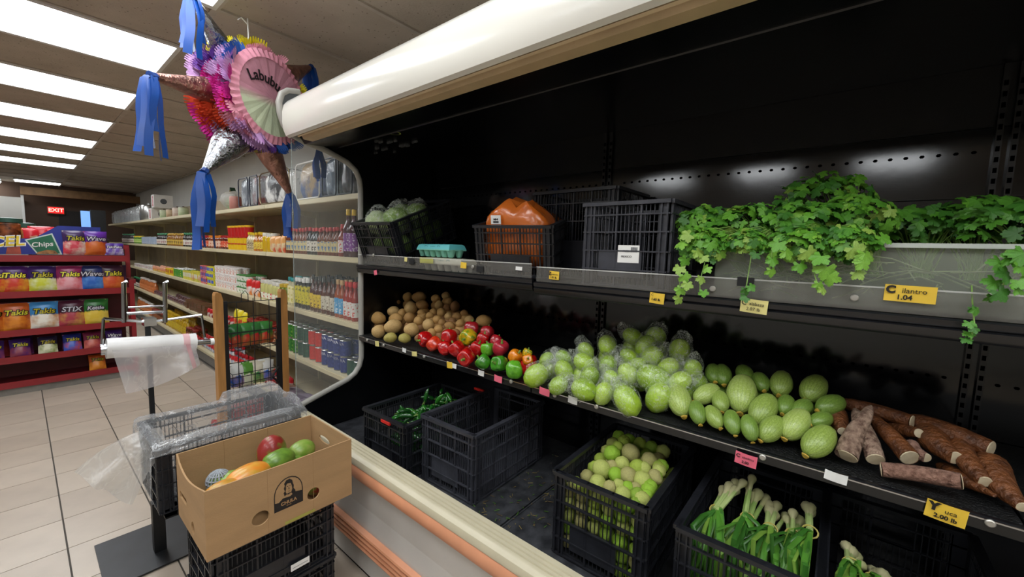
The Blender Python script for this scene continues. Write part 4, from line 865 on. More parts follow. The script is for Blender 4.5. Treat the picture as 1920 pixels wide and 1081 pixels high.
# carrots in orange bags
M_cbag = mat('carrot_bag', 'e8782a', rough=.22, var=.06, scale=8, bump=.5, bscale=14, alpha=.82, spec=.7, coat=.5); M_car = mat('carrot', 'd5561a', rough=.5, var=.08, bump=.2)
CAR = MB().tube([(0, 0, t) for t in (0, .03, .12, .4, .8, 1)], [.03, .085, .1, .085, .05, .01], 8).mesh('carrot', M_car, smooth=True)
for bi, (px_, py, x, hw, hh, lab) in enumerate(((958, 415, 1.31, .150, .138, 'orange mesh bag of carrots with white label in crate'), (1045, 420, 1.47, .13, .10, 'second orange bag of carrots behind the labelled one'))):
    R = CC.matrix_basis.to_quaternion().to_matrix().to_4x4(); c = CC.matrix_basis @ Vector(((.105, -.158, .152), (.31, -.165, .128))[bi])
    t = thing('carrot_bag', lab, 'carrots', M=Matrix.Translation(c) @ R, group='bags of carrots')
    def bagf(u, v):
        th = 2*PI*u; z = -hh+2*hh*v; s = (1-abs(2*v-1)**4*.55); k = abs(math.cos(th))**.6*math.copysign(1, math.cos(th)); q = abs(math.sin(th))**.6*math.copysign(1, math.sin(th))
        n_ = .016*noise.noise(Vector((k*2+bi*5, q*2, v*5))); top = (-.018*math.cos(q*6.0+.5)+.012*q)*max(0, v-.55)*2.2
        return ((.085*s+n_)*k, (hw*s+n_)*q, z+top)
    g = MB().grid(bagf, 26, 12, wrap=True); close_poles(g, 26, 12); g.build('bag', M_cbag, t, smooth=True, ang=50)
    for k in range(14): obj('carrot', CAR, t, aim((rnd.uniform(-.045, .045), rnd.uniform(-.12, -.02), rnd.uniform(-hh+.03, .03)), (rnd.uniform(-.2, .2), 1, rnd.uniform(-.15, .15)), .14))
    if bi == 0:
        MB().box((-.0005, -.022, -.018), (.0005, .022, .018)).build('label', M_white, t).location = (-.091, .070, .080)
        obj('lettering', text_mesh('MINI', .010, M_ink, bold=.0005), t, frame((-.0922, .070, .081), (0,-1,0), (0,0,1)))
        obj('barcode', MB().box((-.0003, -.012, -.004), (.0003, .012, .004)).mesh('barcode', mat('barcode_grey', '4a4a4a', var=.3, scale=400)), t, Matrix.Translation((-.0920, .070, .071)))
# ================================================================== bag stand with roll
PX_, PY_ = .339, 2.303
stand = thing('bag_roll_stand', 'black pole stand with flat base plate and chrome roll holder', 'stand', (PX_, PY_, 0))
def S(mb, name, m, parent=None, smooth=False):
    mb.v = [(x-PX_, y-PY_, z) for x, y, z in mb.v]; return mb.build(name, m, parent or stand, smooth)
M_blkmetal = mat('black_powder_coat', '121316', rough=.5, var=.15, scale=20)
S(MB().box((.150, 2.17, .003), (.46, 2.545, .010)), 'base_plate', mat('base_plate_black', '1c1e22', rough=.45, var=.2, scale=10))
S(MB().box((PX_-.021, PY_-.021, .010), (PX_+.021, PY_+.021, .24)), 'socket', M_blkmetal)
S(MB().box((PX_-.0085, PY_-.0085, .2), (PX_+.0085, PY_+.0085, 1.075)), 'pole', M_blkmetal)
S(MB().box((.30, 1.90, .366), (.335, 2.31, .385)).box((.34, 2.15, .366), (.70, 2.19, .385)).box((.66, 1.92, .366), (.69, 2.19, .385)).box((.30, 1.9, .36), (.34, 1.935, .40)).tube([(.315, 2.0, .366), (.33, 2.28, .23)], .007, 6), 'basket_bracket', M_blkmetal)
def pz(px_, py, y): return at(px_, py, 1, y)
yr = 2.25
A = pz(194, 597, yr); B_ = pz(378, 590, yr); hub = pz(282, 603, yr)
S(MB().tube([A, (hub.x, yr+.03, hub.z-.004), B_], .006, 8), 'cross_rod', M_chrome, smooth=True)
S(MB().tube([pz(232, 588, yr+.02), pz(311, 584, yr+.02)], .006, 8).tube([pz(240, 576, yr+.02), pz(308, 573, yr+.02)], .004, 8).box((hub.x-.02, yr-.0, hub.z-.018), (hub.x+.02, yr+.06, hub.z+.014)), 'clamp', M_chrome, smooth=True)
for px_ in (233, 310): S(MB().tube([pz(px_, 604, yr+.01), pz(px_-1, 530, yr+.01), pz(px_+6, 527, yr+.01)], [.008, .008, .007], 8), 'upright_rod', M_chrome, smooth=True)
a2, b2 = pz(191, 655, yr-.02), pz(397, 640, yr-.02)
for q, r_ in ((A, a2), (B_, pz(384, 632, yr-.02))): S(MB().tube([q, r_], .005, 8), 'drop_arm', M_chrome, smooth=True)
S(MB().tube([a2, b2], .013, 12).tube([a2-Vector((.004, 0, 0)), a2+Vector((.012, 0, 0))], .022, 10), 'axle', M_chrome, smooth=True)
S(MB().tube([b2-Vector((.006, 0, 0)), b2+Vector((.008, 0, 0))], .016, 12), 'end_knob', M_white, smooth=True)
r0, r1 = pz(199, 653, yr-.02), pz(366, 641, yr-.02)
roll = thing('plastic_bag_roll', 'roll of clear produce bags hanging on the stand', 'bag roll', r0)
M_roll = mat('rolled_film', 'e4e2e0', rough=.25, var=.05, scale=8); M_sheet = film('hanging_film', 'e6e2e4', alpha=.42, rough=.15, bump=.5, bscale=9, crease=.55)
d_ = (r1-r0).normalized()
MB().tube([(0, 0, 0), r1-r0], .040, 22).build('roll', M_roll, roll, smooth=True)
e0, e1 = d_*((r1-r0).length*.83), d_*((r1-r0).length*.91)
MB().tube([e0, e1], .0408, 22, caps=False).build('pink_band', mat('pink_band', 'e0a3a8', rough=.3, alpha=.75, col2='eebfc2'), roll, smooth=True)
Lr = (r1-r0).length
def sheet(u, v):
    hang = .155-.09*max(0, u-.35)**1.2+.03*math.sin(u*5)*.3
    if u < .35: hang += .06*(.35-u)
    x = .012+(Lr*.92+.012*v)*u + .03*v*(1-u)
    return d_*x + Vector((0, -.0405-.012*v-.012*math.sin(u*7+v*2)*v-.02*v*math.sin(u*3), -.0-hang*v))
MB().grid(sheet, 22, 12).build('loose_sheet', M_sheet, roll, smooth=True, fix=False)
MB().grid(lambda u, v: Vector(sheet(.88+.06*u, v))+Vector((0, -.001, 0)), 2, 10).build('pink_stripe', mat('pink_stripe', 'e2a0a6', rough=.3, alpha=.45), roll, smooth=True, fix=False)
# ================================================================== basket with plastic liner
bX0, bX1, bY0, bY1, bZ0, bZ1 = .29, .79, 1.895, 2.225, .388, .648
crate('black grille basket lined with a plastic bag on the stand', bX0, bY0, bX1-bX0, bY1-bY0, bZ1-bZ0, bZ0, group=None, plate=False, name='lined_basket',
      M=Matrix(((0,-1,0,bX0),(1,0,0,bY0),(0,0,1,bZ0),(0,0,0,1))))
M_liner = film('basket_liner', 'd2d4d6', alpha=.33, rough=.13, bump=.8, bscale=12, gloss=.08, crease=.66)
def peri(u, o):
    """rounded rectangle around the basket, offset o outwards"""
    x0, x1, y0, y1 = bX0-o, bX1+o, bY0-o, bY1+o; w3, h3 = x1-x0, y1-y0; t_ = (u % 1)*2*(w3+h3)
    if t_ < w3: return Vector((x0+t_, y0, 0)), Vector((0, -1, 0))
    t_ -= w3
    if t_ < h3: return Vector((x1, y0+t_, 0)), Vector((1, 0, 0))
    t_ -= h3
    if t_ < w3: return Vector((x1-t_, y1, 0)), Vector((0, 1, 0))
    t_ -= w3; return Vector((x0, y1-t_, 0)), Vector((-1, 0, 0))
def liner(u, v):
    n_ = noise.noise(Vector((u*14, v*3, 1))); n2 = noise.noise(Vector((u*40, v*8, 5)))
    if v < .45:
        k = v/.45; p, o = peri(u, -.022-.012*(1-k)+.008*n_); p.z = bZ0+.03+(bZ1-bZ0-.02)*k
    elif v < .6:
        k = (v-.45)/.15; p, o = peri(u, -.022+.044*k+.008*n_); p.z = bZ1+.006+.016*math.sin(PI*k)+.014*n_
        if o.x > .5 or (o.y > .5 and p.x > .58): p.z += .035*math.sin(PI*k)
    else:
        k = (v-.6)/.4; p, o = peri(u, .024+.006*n2+.004*k)
        drop = .055+.035*n_
        if o.x < -.5: drop = .20+.03*n_
        if o.y < -.5: drop = .028+.01*n_
        if o.y > .5: drop = .05+.03*n_
        p.z = bZ1+.004-drop*k
    return p+Vector((0, 0, .004*n2))
li = MB().grid(liner, 120, 22, wrap=True); base = Vector((bX0, bY0, bZ0)); li.v = [tuple(Vector(p)-base) for p in li.v]
t = thing('basket_liner', 'crumpled clear plastic bag lining the basket with a flaring tail', 'plastic bag', base)
li.build('liner', M_liner, t, smooth=True, fix=False)
T0, T1, T2, T3 = at(300, 800, 1, 2.15), at(140, 890, 1, 2.12), at(245, 940, 1, 1.98), at(318, 842, 1, 1.95)
def tail(u, v):
    p = T0.lerp(T3, u).lerp(T1.lerp(T2, u), v)
    n_ = noise.noise(Vector((u*4, v*2, 3))); p = p+Vector((.0, .03*math.sin(u*9+v*2)*v, .03*math.sin(u*7)*v*(1-v)*2+.02*n_*v)); p.z += .035*math.sin(PI*v)*(1-u*.5)
    if u > .45: p.z += -.02*v*math.sin((u-.45)*6)
    return p-base
MB().grid(tail, 26, 20).build('tail', film('liner_tail', 'd4d0ca', alpha=.42, rough=.15, bump=.8, bscale=8, gloss=.06, crease=.6), t, smooth=True, fix=False)
# ================================================================== crates under the cardboard box, box, fruit
FX0, FX1, FY0, FY1, FZ = .310, .772, 1.402, 1.735, .452
def stackcrate(label, z0, h_):
    t = crate(label, .335, 1.43, .375, .285, h_, z0, group='crates stacked under the box', plate=True, name='plastic_crate', M=Matrix(((0,-1,0,.335),(1,0,0,1.435),(0,0,1,z0),(0,0,0,1))))
    return t
stackcrate('lower black crate standing on the floor under the box', 0.001, .222); t = stackcrate('upper black crate directly under the cardboard box', .226, .222)
p = at(563, 1056, 1, 1.42); o = thing('crate_sticker', 'small white sticker on the stacked black crate', 'sticker', (p.x, 1.419, max(p.z, .26))); MB().box((-.032, 0, -.012), (.032, .001, .012)).build('paper', M_white, o); MB().box((-.026, -.0006, -.003), (.026, 0, -.001)).build('printed_line', mat('grey_print', '9a9a9a'), o)
M_card = mat('cardboard', 'b08c62', rough=.8, var=.05, scale=4, bump=.12, bscale=60, stretch=(1, 1, 6)); M_cardin = mat('cardboard_inside', 'a37f56', rough=.85, var=.06, scale=4, bump=.1)
box_ = thing('cardboard_box', 'open brown cardboard fruit box with a printed woman emblem', 'box', (FX0, FY0, FZ)); LX, LY, HB = FX1-FX0, FY1-FY0, .222
def circ(cx, cy, rx, ry, n=18): return [(cx+rx*math.cos(2*PI*i/n), cy+ry*math.sin(2*PI*i/n)) for i in range(n)]
def on_front(px_, py): q = at(px_, py, 1, FY0); return q.x-FX0, q.z-FZ
h1, h2 = on_front(489, 971), on_front(588, 925)
MB().prism([(0, 0), (LX, 0), (LX, HB), (LX*.48, HB-.003), (0, HB)], 0, .005, 1, holes=[circ(*h1, .026, .024), circ(*h2, .022, .022)]).build('front_wall', M_card, box_)
MB().prism([(0, 0), (LX, 0), (LX, HB), (0, HB)], LY-.005, LY, 1).build('back_wall', M_card, box_)
hh = (LY*.44, .038); hs = (LY-.075, HB*.42)
scoop = [(.0055, 0), (LY-.0055, 0), (LY-.0055, HB)]+[(LY*(1-.02-.96*k/12), HB-.040*math.sin(PI*(k/12)**.7)) for k in range(1, 12)]+[(.0055, HB)]
MB().prism(scoop, 0, .005, 0, holes=[circ(*hh, .018, .022), [(hs[0]-.04, hs[1]-.012), (hs[0]+.04, hs[1]-.012), (hs[0]+.045, hs[1]), (hs[0]+.04, hs[1]+.012), (hs[0]-.04, hs[1]+.012), (hs[0]-.045, hs[1])]]).build('left_wall', M_card, box_)
q = at(608, 824, 0, FX1-.005); hr = (q.y-FY0, q.z-FZ)
MB().prism([(.0055, 0), (LY-.0055, 0), (LY-.0055, HB), (.0055, HB)], LX-.005, LX, 0, holes=[[(hr[0]+.045*math.cos(a)*(1.0), hr[1]+.014*math.sin(a)) for a in [2*PI*i/16 for i in range(16)]]]).build('right_wall', M_card, box_)
MB().box((.005, .005, 0), (LX-.005, LY-.005, .005)).build('bottom', M_cardin, box_)
for xx in (.30, .62): MB().box((LX*xx, LY-.0058, .0), (LX*xx+.0012, LY-.0048, HB)).box((LX*xx+.03, -.0004, 0), (LX*xx+.031, .001, HB)).build('crease', M_cardin, box_)
# printed emblem
ex0, ez0 = on_front(514, 955); ex1, ez1 = on_front(567, 880); M_print = mat('brown_black_print', '1d1714', rough=.7, var=.05)
ew = ex1-ex0; cx_ = (ex0+ex1)/2; eh = .088; eb = on_front(541, 945)[1]-.004
def arch(w3, h3, ins_, n=12):
    r_ = w3/2-ins_; top = h3-w3/2
    return [(-r_, ins_), (r_, ins_)]+[(r_*math.cos(PI*i/n), top+r_*math.sin(PI*i/n)) for i in range(n+1)]
em = box_  # flat print, a fraction of a millimetre thick
def FP(mb, name, m): o = mb.build(name, m, box_); o.matrix_basis = Matrix.Translation((cx_, 0, eb-.006)) @ Matrix.Diagonal((1, 1, 1.24, 1)); return o
FP(MB().prism(arch(ew, eh, 0), -.0006, -.0001, 1, holes=[arch(ew, eh, .0028)]), 'emblem_frame', M_print)
FP(MB().prism([(-ew/2+.003, .003), (ew/2-.003, .003), (ew/2-.003, .034), (ew*.22, .038), (ew*.05, .030), (-ew*.2, .032), (-ew*.34, .024), (-ew/2+.003, .026)], -.0006, -.0001, 1), 'emblem_base', M_print)
hair = [(-.013,.036),(-.016,.046),(-.012,.050),(-.015,.058),(-.012,.066),(-.014,.072),(-.007,.080),(.004,.081),(.012,.075),(.014,.066),(.017,.058),(.016,.050),(.021,.044),(.022,.036),(.012,.034),(.008,.040),(.012,.050),(.010,.060),(.007,.068),(-.004,.070),(-.009,.064),(-.008,.056),(-.010,.048),(-.006,.040)]
FP(MB().prism(hair, -.0006, -.0001, 1), 'emblem_hair', M_print)
FP(MB().box((-.0055, -.0006, .0605), (-.001, -.0001, .0618)).box((.002, -.0006, .0605), (.0065, -.0001, .0618)).prism([(-.003,.0475),(.001,.0465),(.005,.0480),(.001,.0450)], -.0006, -.0001, 1).prism([(.0,.058),(.0015,.058),(.0025,.052),(.000,.0515)], -.0006, -.0001, 1).prism([(-.008,.040),(.0,.037),(.009,.041),(.002,.0415)], -.0006, -.0001, 1), 'emblem_face', M_print)
obj('emblem_lettering', text_mesh('CHULA', .0155, mat('print_tan', 'b58d60', rough=.8), bold=.0005, extrude=.0002), box_, frame((cx_, -.0009, eb+.0145), (1,0,0), (0,0,1)))
obj('emblem_small_lettering', text_mesh('BRAND', .0045, MATS['print_tan'], extrude=.0002), box_, frame((cx_, -.0009, eb+.0035), (1,0,0), (0,0,1)))
M_tape = mat('yellow_green_tape', 'a9a54a', rough=.4); o = MB().box((.22, -.001, .002), (.32, 0, .012)).build('tape_strip', M_tape, box_)
# fruit
def two(name, a, b, th=(.4, .6), sc=2.0, rough=.35): return mat(name, a, rough=rough, col2=b, scale=sc, thr=th, coat=.2, bump=.05)
fruit = [('mango', 'large red and green mango standing in the box', 509, 846, 1.60, (.050, .047, .062), two('mango_red', '8d2a26', '6a7a2c', (.5, .62), 1.1), 23),
         ('mango', 'green mango left of the box middle', 523, 862, 1.55, (.058, .044, .040), two('mango_green', '6f9434', '587a2a'), 22),
         ('mango', 'green mango near the right handle hole', 566, 844, 1.60, (.052, .042, .040), two('mango_green_b', '759a36', '8aa04a'), 22),
         ('papaya', 'orange papaya lying along the front of the box', 465, 886, 1.53, (.080, .050, .048), two('papaya_orange', 'd9862a', 'c89a3a'), 20),
         ('papaya', 'orange papaya in the left front corner of the box', 383, 917, 1.50, (.062, .045, .045), two('papaya_orange_b', 'd08a2c', 'a98a34'), 20),
         ('mango', 'green fruit half hidden left of the papaya', 430, 899, 1.60, (.050, .042, .040), two('mango_green_c', '7d9434', 'b08a30'), 20)]
for nm, lab, px_, py, y, s, m, k in fruit:
    p = at(px_, py, 1, y); p.z = min(max(p.z-(.04 if 'corner' in lab else .02 if k == 20 else 0), FZ+.006+s[2]), FZ+HB-.015 if 'red' not in lab else 1)
    p.x = min(max(p.x, FX0+.008+s[0]), FX1-.008-s[0]); p.y = min(max(p.y, FY0+.008+s[1]), FY1-.008-s[1])
    o = obj(nm, close_poles(blob(18, 12, lambda d, th, ph: 1+.06*d.x*d.z+.03*noise.noise(d*1.5+Vector((k, 0, 0)))), 18, 12).mesh(nm, m, smooth=True, ang=80), None, euler(p, .1, .15 if k == 22 else 0, .15, s)); tag(o, lab, nm, 'fruit in the cardboard box')
for i, (x, y, z) in enumerate(((.42, 1.55, .05), (.55, 1.50, .05), (.55, 1.62, .052), (.68, 1.50, .05), (.68, 1.63, .05), (.42, 1.66, .05), (.50, 1.56, .11), (.62, 1.56, .11), (.43, 1.60, .115))):
    o = obj('mango', bpy.data.objects['mango'].data if False else MATS and [x_ for x_ in bpy.data.meshes if x_.name.startswith('mango')][i % 3], None, euler((x, y, FZ+z), .2*i, .1, .4*i, (.056, .044, .044))); tag(o, 'mango in the bottom layer of the box', 'mango', 'fruit in the cardboard box')
p = at(410, 900, 1, 1.62); nt_ = MB()
for i in range(9):
    a = PI*i/9
    nt_.tube([Vector((.036*math.cos(th)*math.cos(a), .036*math.cos(th)*math.sin(a), .036*math.sin(th))) for th in [2*PI*k/14 for k in range(15)]], .0028, 5, caps=False)
for zz in (-.025, -.012, 0, .012, .025):
    r_ = math.sqrt(.036**2-zz*zz); nt_.tube([Vector((r_*math.cos(th), r_*math.sin(th), zz)) for th in [2*PI*k/14 for k in range(15)]], .0028, 5, caps=False)
t = thing('foam_net_fruit', 'small fruit wrapped in a grey foam net sleeve', 'fruit', (p.x, p.y, p.z)); nt_.build('foam_net', mat('foam_net', '9aa0a6', rough=.8), t, smooth=True); obj('fruit', close_poles(blob(14, 9), 14, 9).mesh('fruit', MATS['mango_green'], smooth=True), t, Matrix.Diagonal((.033, .033, .033, 1)))
# ================================================================== wood and wire rack
YWk = 3.15
M_wood = mat('pine_post', 'bb8548', rough=.5, var=.1, scale=5, stretch=(6, 6, 1), coat=.1)
lw = at(412, 660, 1, YWk); rw = at(531, 620, 1, YWk); HT = at(422, 547, 1, YWk).z
rack = thing('wire_display_rack', 'display rack of two wooden posts and a black wire grid', 'rack', ((lw.x+rw.x)/2, YWk, 0)); cxr = (lw.x+rw.x)/2; hwid = (rw.x-lw.x)/2
for s in (-1, 1):
    x = s*hwid
    MB().prism([(x-.022, 0), (x+.022, 0), (x+.022, HT-.05), (x+.012, HT-.006), (x+.002, HT), (x-.016, HT), (x-.022, HT-.02)], -.03, .03, 1).build('wooden_post', M_wood, rack)
    xi = x-s*.034
    MB().box((xi-.012, -.028, .05), (xi+.012, -.004, HT-.06)).build('metal_channel', M_blkmetal, rack)
zt = HT-.07
for k in range(10): MB().tube([(-hwid+.03, -.02, .08+k*(zt-.08)/9), (hwid-.03, -.02, .08+k*(zt-.08)/9)], .0028, 6).build('wire', M_blkmetal, rack)
for k in range(3): MB().tube([(-hwid*.5+hwid*.5*k, -.022, .05), (-hwid*.5+hwid*.5*k, -.022, zt+.02*(k == 1))], .0028, 6).build('wire', M_blkmetal, rack)
for k in (-.25, .15):
    MB().tube([(hwid*(k-.1), -.022, zt), (hwid*(k-.1), -.02, zt+.05), (hwid*k, -.03, zt+.075), (hwid*(k+.1), -.02, zt+.05), (hwid*(k+.1), -.022, zt)], .0026, 6).build('wire_loop', M_blkmetal, rack)
for zi, z in enumerate((.68, .40, .14)):                # three wire baskets on the back of the grid
    b = MB(); x0, x1 = -hwid+.06, hwid-.06
    for zz in (0, .05, .12):
        b.tube([(x0, -.03, z+zz), (x0, .13, z+zz), (x1, .13, z+zz), (x1, -.03, z+zz), (x0, -.03, z+zz)], .0026, 5)
    for k in range(6):
        x = x0+(x1-x0)*k/5; b.tube([(x, -.03, z+.12), (x, -.03, z), (x, .13, z), (x, .13, z+.12)], .002, 5)
    b.build('wire_basket', M_blkmetal, rack)
MB().box((hwid-.06, -.034, .42), (hwid-.03, -.018, .72)).tube([(hwid-.05, -.03, .52), (hwid-.10, -.05, .46), (hwid-.05, -.03, .40)], .008, 6).build('hook_bracket', M_blkmetal, rack)
MB().box((-hwid-.03, -.12, 0), (-hwid+.03, .16, .025)).box((hwid-.03, -.12, 0), (hwid+.03, .16, .025)).build('foot', M_wood, rack)
def pouch_me(name, w_, h_, d_, m, nu=8, nv=10, crimp=True):
    b = MB()
    def f(sg):
        def g(u, v):
            a = (1-abs(2*u-1)**3)*(1-abs(2*v-1)**4); return ((u-.5)*w_*(1-.06*math.sin(PI*v)), sg*d_*.5*a+.004*noise.noise(Vector((u*5, v*5, w_*9+sg))), v*h_)
        return g
    b.grid(f(-1), nu, nv); b.grid(f(1), nu, nv); return b.mesh(name, m, smooth=True, fix=False, ang=60)
tiers = [(.69, [('2f6e34', 'c8262a', '4a8a3a'), ('3a7a38', 'd0302c', '58963c')], .15, 'green and red snack pouch in the upper wire basket'), (.41, [('e6e6e0', '2a62c0', 'd8a060'), ('5f9a3c', 'e8e4d0', 'c0d090'), ('e8e0c8', '3a8a48', 'd0c080')], .15, 'white printed snack pouch in the middle wire basket'), (.15, [('b81e22', 'd83a30', '8a1418'), ('c0262a', 'a8161c', 'd84a3a'), ('a81a1e', 'c03a30', '801014')], .12, 'red snack pouch in the bottom wire basket')]
for ti, (z, cols, h_, lab) in enumerate(tiers):
    n = 4; k = 0
    for i in range(n):
        for dpt in range(2):
            c = cols[i % len(cols)]; me = pouch_me('pouch', .10, h_, .04, printed('pouch_%d_%d' % (ti, i % len(cols)), c[0], c[1], c[2], split=.45))
            o = obj('snack_pouch', me, None, euler((cxr-hwid+.115+i*(2*hwid-.22)/(n-1), YWk+.03+dpt*.055, z+.004), -.12, 0, rnd.uniform(-.1, .1))); tag(o, f'{lab}, {ordn(i)} from the left{"" if dpt == 0 else ", second layer"}', 'snack pouch', 'snack pouches in the wire rack')
p = at(403, 728, 1, YWk+.1); o = obj('snack_pouch', pouch_me('pouch', .10, .05, .03, MATS['pouch_2_0']), None, euler((p.x-.005, YWk+.06, .155), 0, .3, .2)); tag(o, 'red pouch sticking out past the left wooden post', 'snack pouch', 'snack pouches in the wire rack')
# ================================================================== pinata
n0 = Vector((.38, -.925, 0)).normalized(); uu = Vector((-n0.y, n0.x, 0)); vv = Vector((0, 0, 1))
PC = Vector((.80, 2.36, 2.125)); RD, DP = .205, .11
pin = thing('star_pinata', 'paper star pinata with foil cones, blue streamers and a round pink face', 'pinata', PC)
def D(u, v, w_): return uu*u+vv*v+n0*w_
M_crepe = {k: mat('crepe_'+k, c, rough=.75, var=.07, scale=20, bump=.3, bscale=40) for k, c in dict(pink='eea0b4', hot='d6259a', yellow='e3d422', blue='1c4f9e', lilac='cfa3d6', orange='dd4a22', purple='6a3a9a', white='e6dfe6').items()}
M_foil = mat('silver_foil', 'b9bcc2', rough=.25, metal=1, var=.15, scale=30, bump=1, bscale=40); M_rose = mat('rose_foil', 'b98a7c', rough=.3, metal=.9, var=.15, scale=30, bump=1, bscale=40)
def ringpts(r, w_, n=28): return [D(r*math.cos(2*PI*i/n), r*math.sin(2*PI*i/n), w_) for i in range(n)]
b = MB(); n = 28
for r, w_ in ((.02, -DP), (RD*.9, -DP), (RD*1.02, -DP*.5), (RD*1.02, DP*.5), (RD*.95, DP*.98)): b.v += [tuple(p) for p in ringpts(r, w_)]
for i in range(4):
    for k in range(n): b.f.append((i*n+k, i*n+(k+1) % n, (i+1)*n+(k+1) % n, (i+1)*n+k)); b.m.append(0)
b.build('drum', M_crepe['white'], pin, smooth=True)
b = MB(); nn = 60
b.v = [tuple(D(0, 0, DP+.006))]+[tuple(D(RD*.90*math.cos(2*PI*i/nn), RD*.90*math.sin(2*PI*i/nn), DP+.004+.002*math.sin(i*1.9))) for i in range(nn)]
for i in range(nn): b.f.append((0, 1+i, 1+(i+1) % nn)); b.m.append(0)
def face_mat():
    m = mat('pinata_face', 'cf9aa6', rough=.6, var=.04, bump=.3, bscale=30); nt = m.node_tree; bs = nt.nodes['Principled BSDF']
    tc = nt.nodes.new('ShaderNodeTexCoord'); sp = nt.nodes.new('ShaderNodeSeparateXYZ'); nt.links.new(tc.outputs['Object'], sp.inputs[0])
    mr = nt.nodes.new('ShaderNodeMapRange'); mr.inputs[1].default_value = -.045; mr.inputs[2].default_value = .0; nt.links.new(sp.outputs[2], mr.inputs[0])
    mx = nt.nodes.new('ShaderNodeMix'); mx.data_type = 'RGBA'; nt.links.new(mr.outputs[0], mx.inputs['Factor']); mx.inputs['A'].default_value = (*lin('c9d3b2'), 1); mx.inputs['B'].default_value = (*lin('c88c9c'), 1)
    nt.links.new(mx.outputs['Result'], bs.inputs['Base Color']); return m
b.build('round_face', face_mat(), pin)
tm_ = text_mesh('Labubu', .066, mat('pinata_letters', '1c1016', rough=.6, var=0), bold=.0014, extrude=.0006, squeeze=.95)
tm2 = tm_.copy()
for v in tm2.vertices:                                  # bend the word into an arc
    a = v.co.x/.17; r = .17+v.co.y; v.co.x, v.co.y = r*math.sin(a), r*math.cos(a)-.17
obj('lettering', tm2, pin, frame(D(-.048, .080, DP+.010), uu, vv, n0))
# pleated pink ruffle around the face
b = MB()
b.grid(lambda u, v: D((RD*(.88+.19*v))*math.cos(2*PI*u), (RD*(.88+.19*v))*math.sin(2*PI*u), DP+.008+.0035*math.sin(2*PI*u*46)*(.4+v)-.014*v), 184, 3, wrap=True)
b.build('ruffle', M_crepe['pink'], pin, smooth=True, fix=False)
def tuft(name, col, th, w_, r0=RD*.98, spread=.5, size=.10, nfr=9):
    b = MB(); k = 0
    for lay in range(3):
        for i in range(nfr):
            a = th+(i/(nfr-1)-.5)*spread; w2 = w_+rnd.uniform(-.03, .03); ca, sa = math.cos(a), math.sin(a); wd = size*.30
            tan = D(-sa, ca, 0); tan = (tan+n0*rnd.uniform(-.5, .5)).normalized(); out = (D(ca, sa, 0)*.75+n0*rnd.uniform(-.5, .55)+tan*rnd.uniform(-.25, .25)).normalized(); base_ = D(r0*ca*.97, r0*sa*.97, w2); L_ = size*rnd.uniform(.45, .75); up = out.cross(tan)*rnd.uniform(-.4, .4)
            def F(u, v): return base_+tan*wd*(2*u-1)*(.55+.45*v)+out*L_*v*(1-.18*(2*u-1)**2)+up*L_*v*v
            o = len(b.v); nc = 5
            for vv_ in (0, .45, .8): b.v += [tuple(F(q/nc, vv_)) for q in range(nc+1)]
            for r_ in range(2):
                for q in range(nc): k0 = o+r_*(nc+1)+q; b.f.append((k0, k0+1, k0+nc+2, k0+nc+1)); b.m.append(0)
            for q in range(nc):                           # short fringe teeth along the outer edge
                s0, s1 = F(q/nc, .8), F((q+.9)/nc, .8); tp = (s0+s1)/2+out*L_*.28+up*L_*.2; o2 = len(b.v); b.v += [tuple(s0), tuple(s1), tuple(tp+(s1-s0)*.25), tuple(tp-(s1-s0)*.25)]; b.f.append((o2, o2+1, o2+2, o2+3)); b.m.append(0)
    b.build(name, M_crepe[col], pin, fix=False)
R_ = math.radians
for col, th, w_, sp_, sz in (('yellow', 112, .03, .5, .12), ('yellow', 128, -.07, .4, .10), ('pink', 88, .06, .7, .08), ('white', 72, -.02, .6, .08), ('blue', 142, .06, .5, .10), ('purple', 150, -.04, .4, .10), ('lilac', 165, .07, .6, .11), ('lilac', 152, -.09, .4, .09), ('hot', 190, .07, .6, .11), ('hot', 182, .0, .5, .10), ('orange', 205, .03, .5, .12), ('orange', 212, -.05, .5, .12), ('hot', 226, -.08, .5, .12), ('pink', 222, .08, .5, .11), ('lilac', 240, .08, .6, .11), ('purple', 262, .06, .5, .09), ('purple', 255, .0, .4, .09), ('yellow', 276, .03, .4, .09), ('blue', 296, .07, .5, .10), ('lilac', 240, -.02, .5, .1), ('white', 60, .03, .5, .06), ('blue', 30, .05, .5, .08), ('yellow', 12, .07, .5, .09), ('pink', 45, .02, .6, .07), ('pink', 330, .06, .8, .07), ('hot', 345, -.02, .7, .09)):
    tuft(col+'_tuft', col, R_(th), w_, spread=sp_, size=sz)
M_rib = mat('blue_streamer', '0a4ba2', rough=.4, var=.1, scale=6)
def streamer(parent, tip, n, length, spread, lean=Vector((0, 0, 0))):
    for i in range(n):
        a = 2*PI*i/n+rnd.random()*.6; d = Vector((math.cos(a)*spread, math.sin(a)*spread, 0)); wd = rnd.uniform(.011, .016); L_ = length*rnd.uniform(.7, 1.05)
        sd = uu.lerp(Vector((-math.sin(a), math.cos(a), 0)), .5).normalized()*wd; pts = []
        for k in range(8):
            q = k/7; pts.append(tip+d*min(1, q*3)*(1+.3*q)+lean*q+Vector((.006*math.sin(q*6+i), .006*math.cos(q*5+i), .03*math.sin(PI*min(1, q*4))*(q < .25)-L_*q)))
        b = MB()
        for k, p in enumerate(pts): b.v += [tuple(p-sd), tuple(p+sd)]
        for k in range(7): b.f.append((2*k, 2*k+1, 2*k+3, 2*k+2)); b.m.append(0)
        b.build('streamer', M_rib, parent, smooth=True, fix=False)
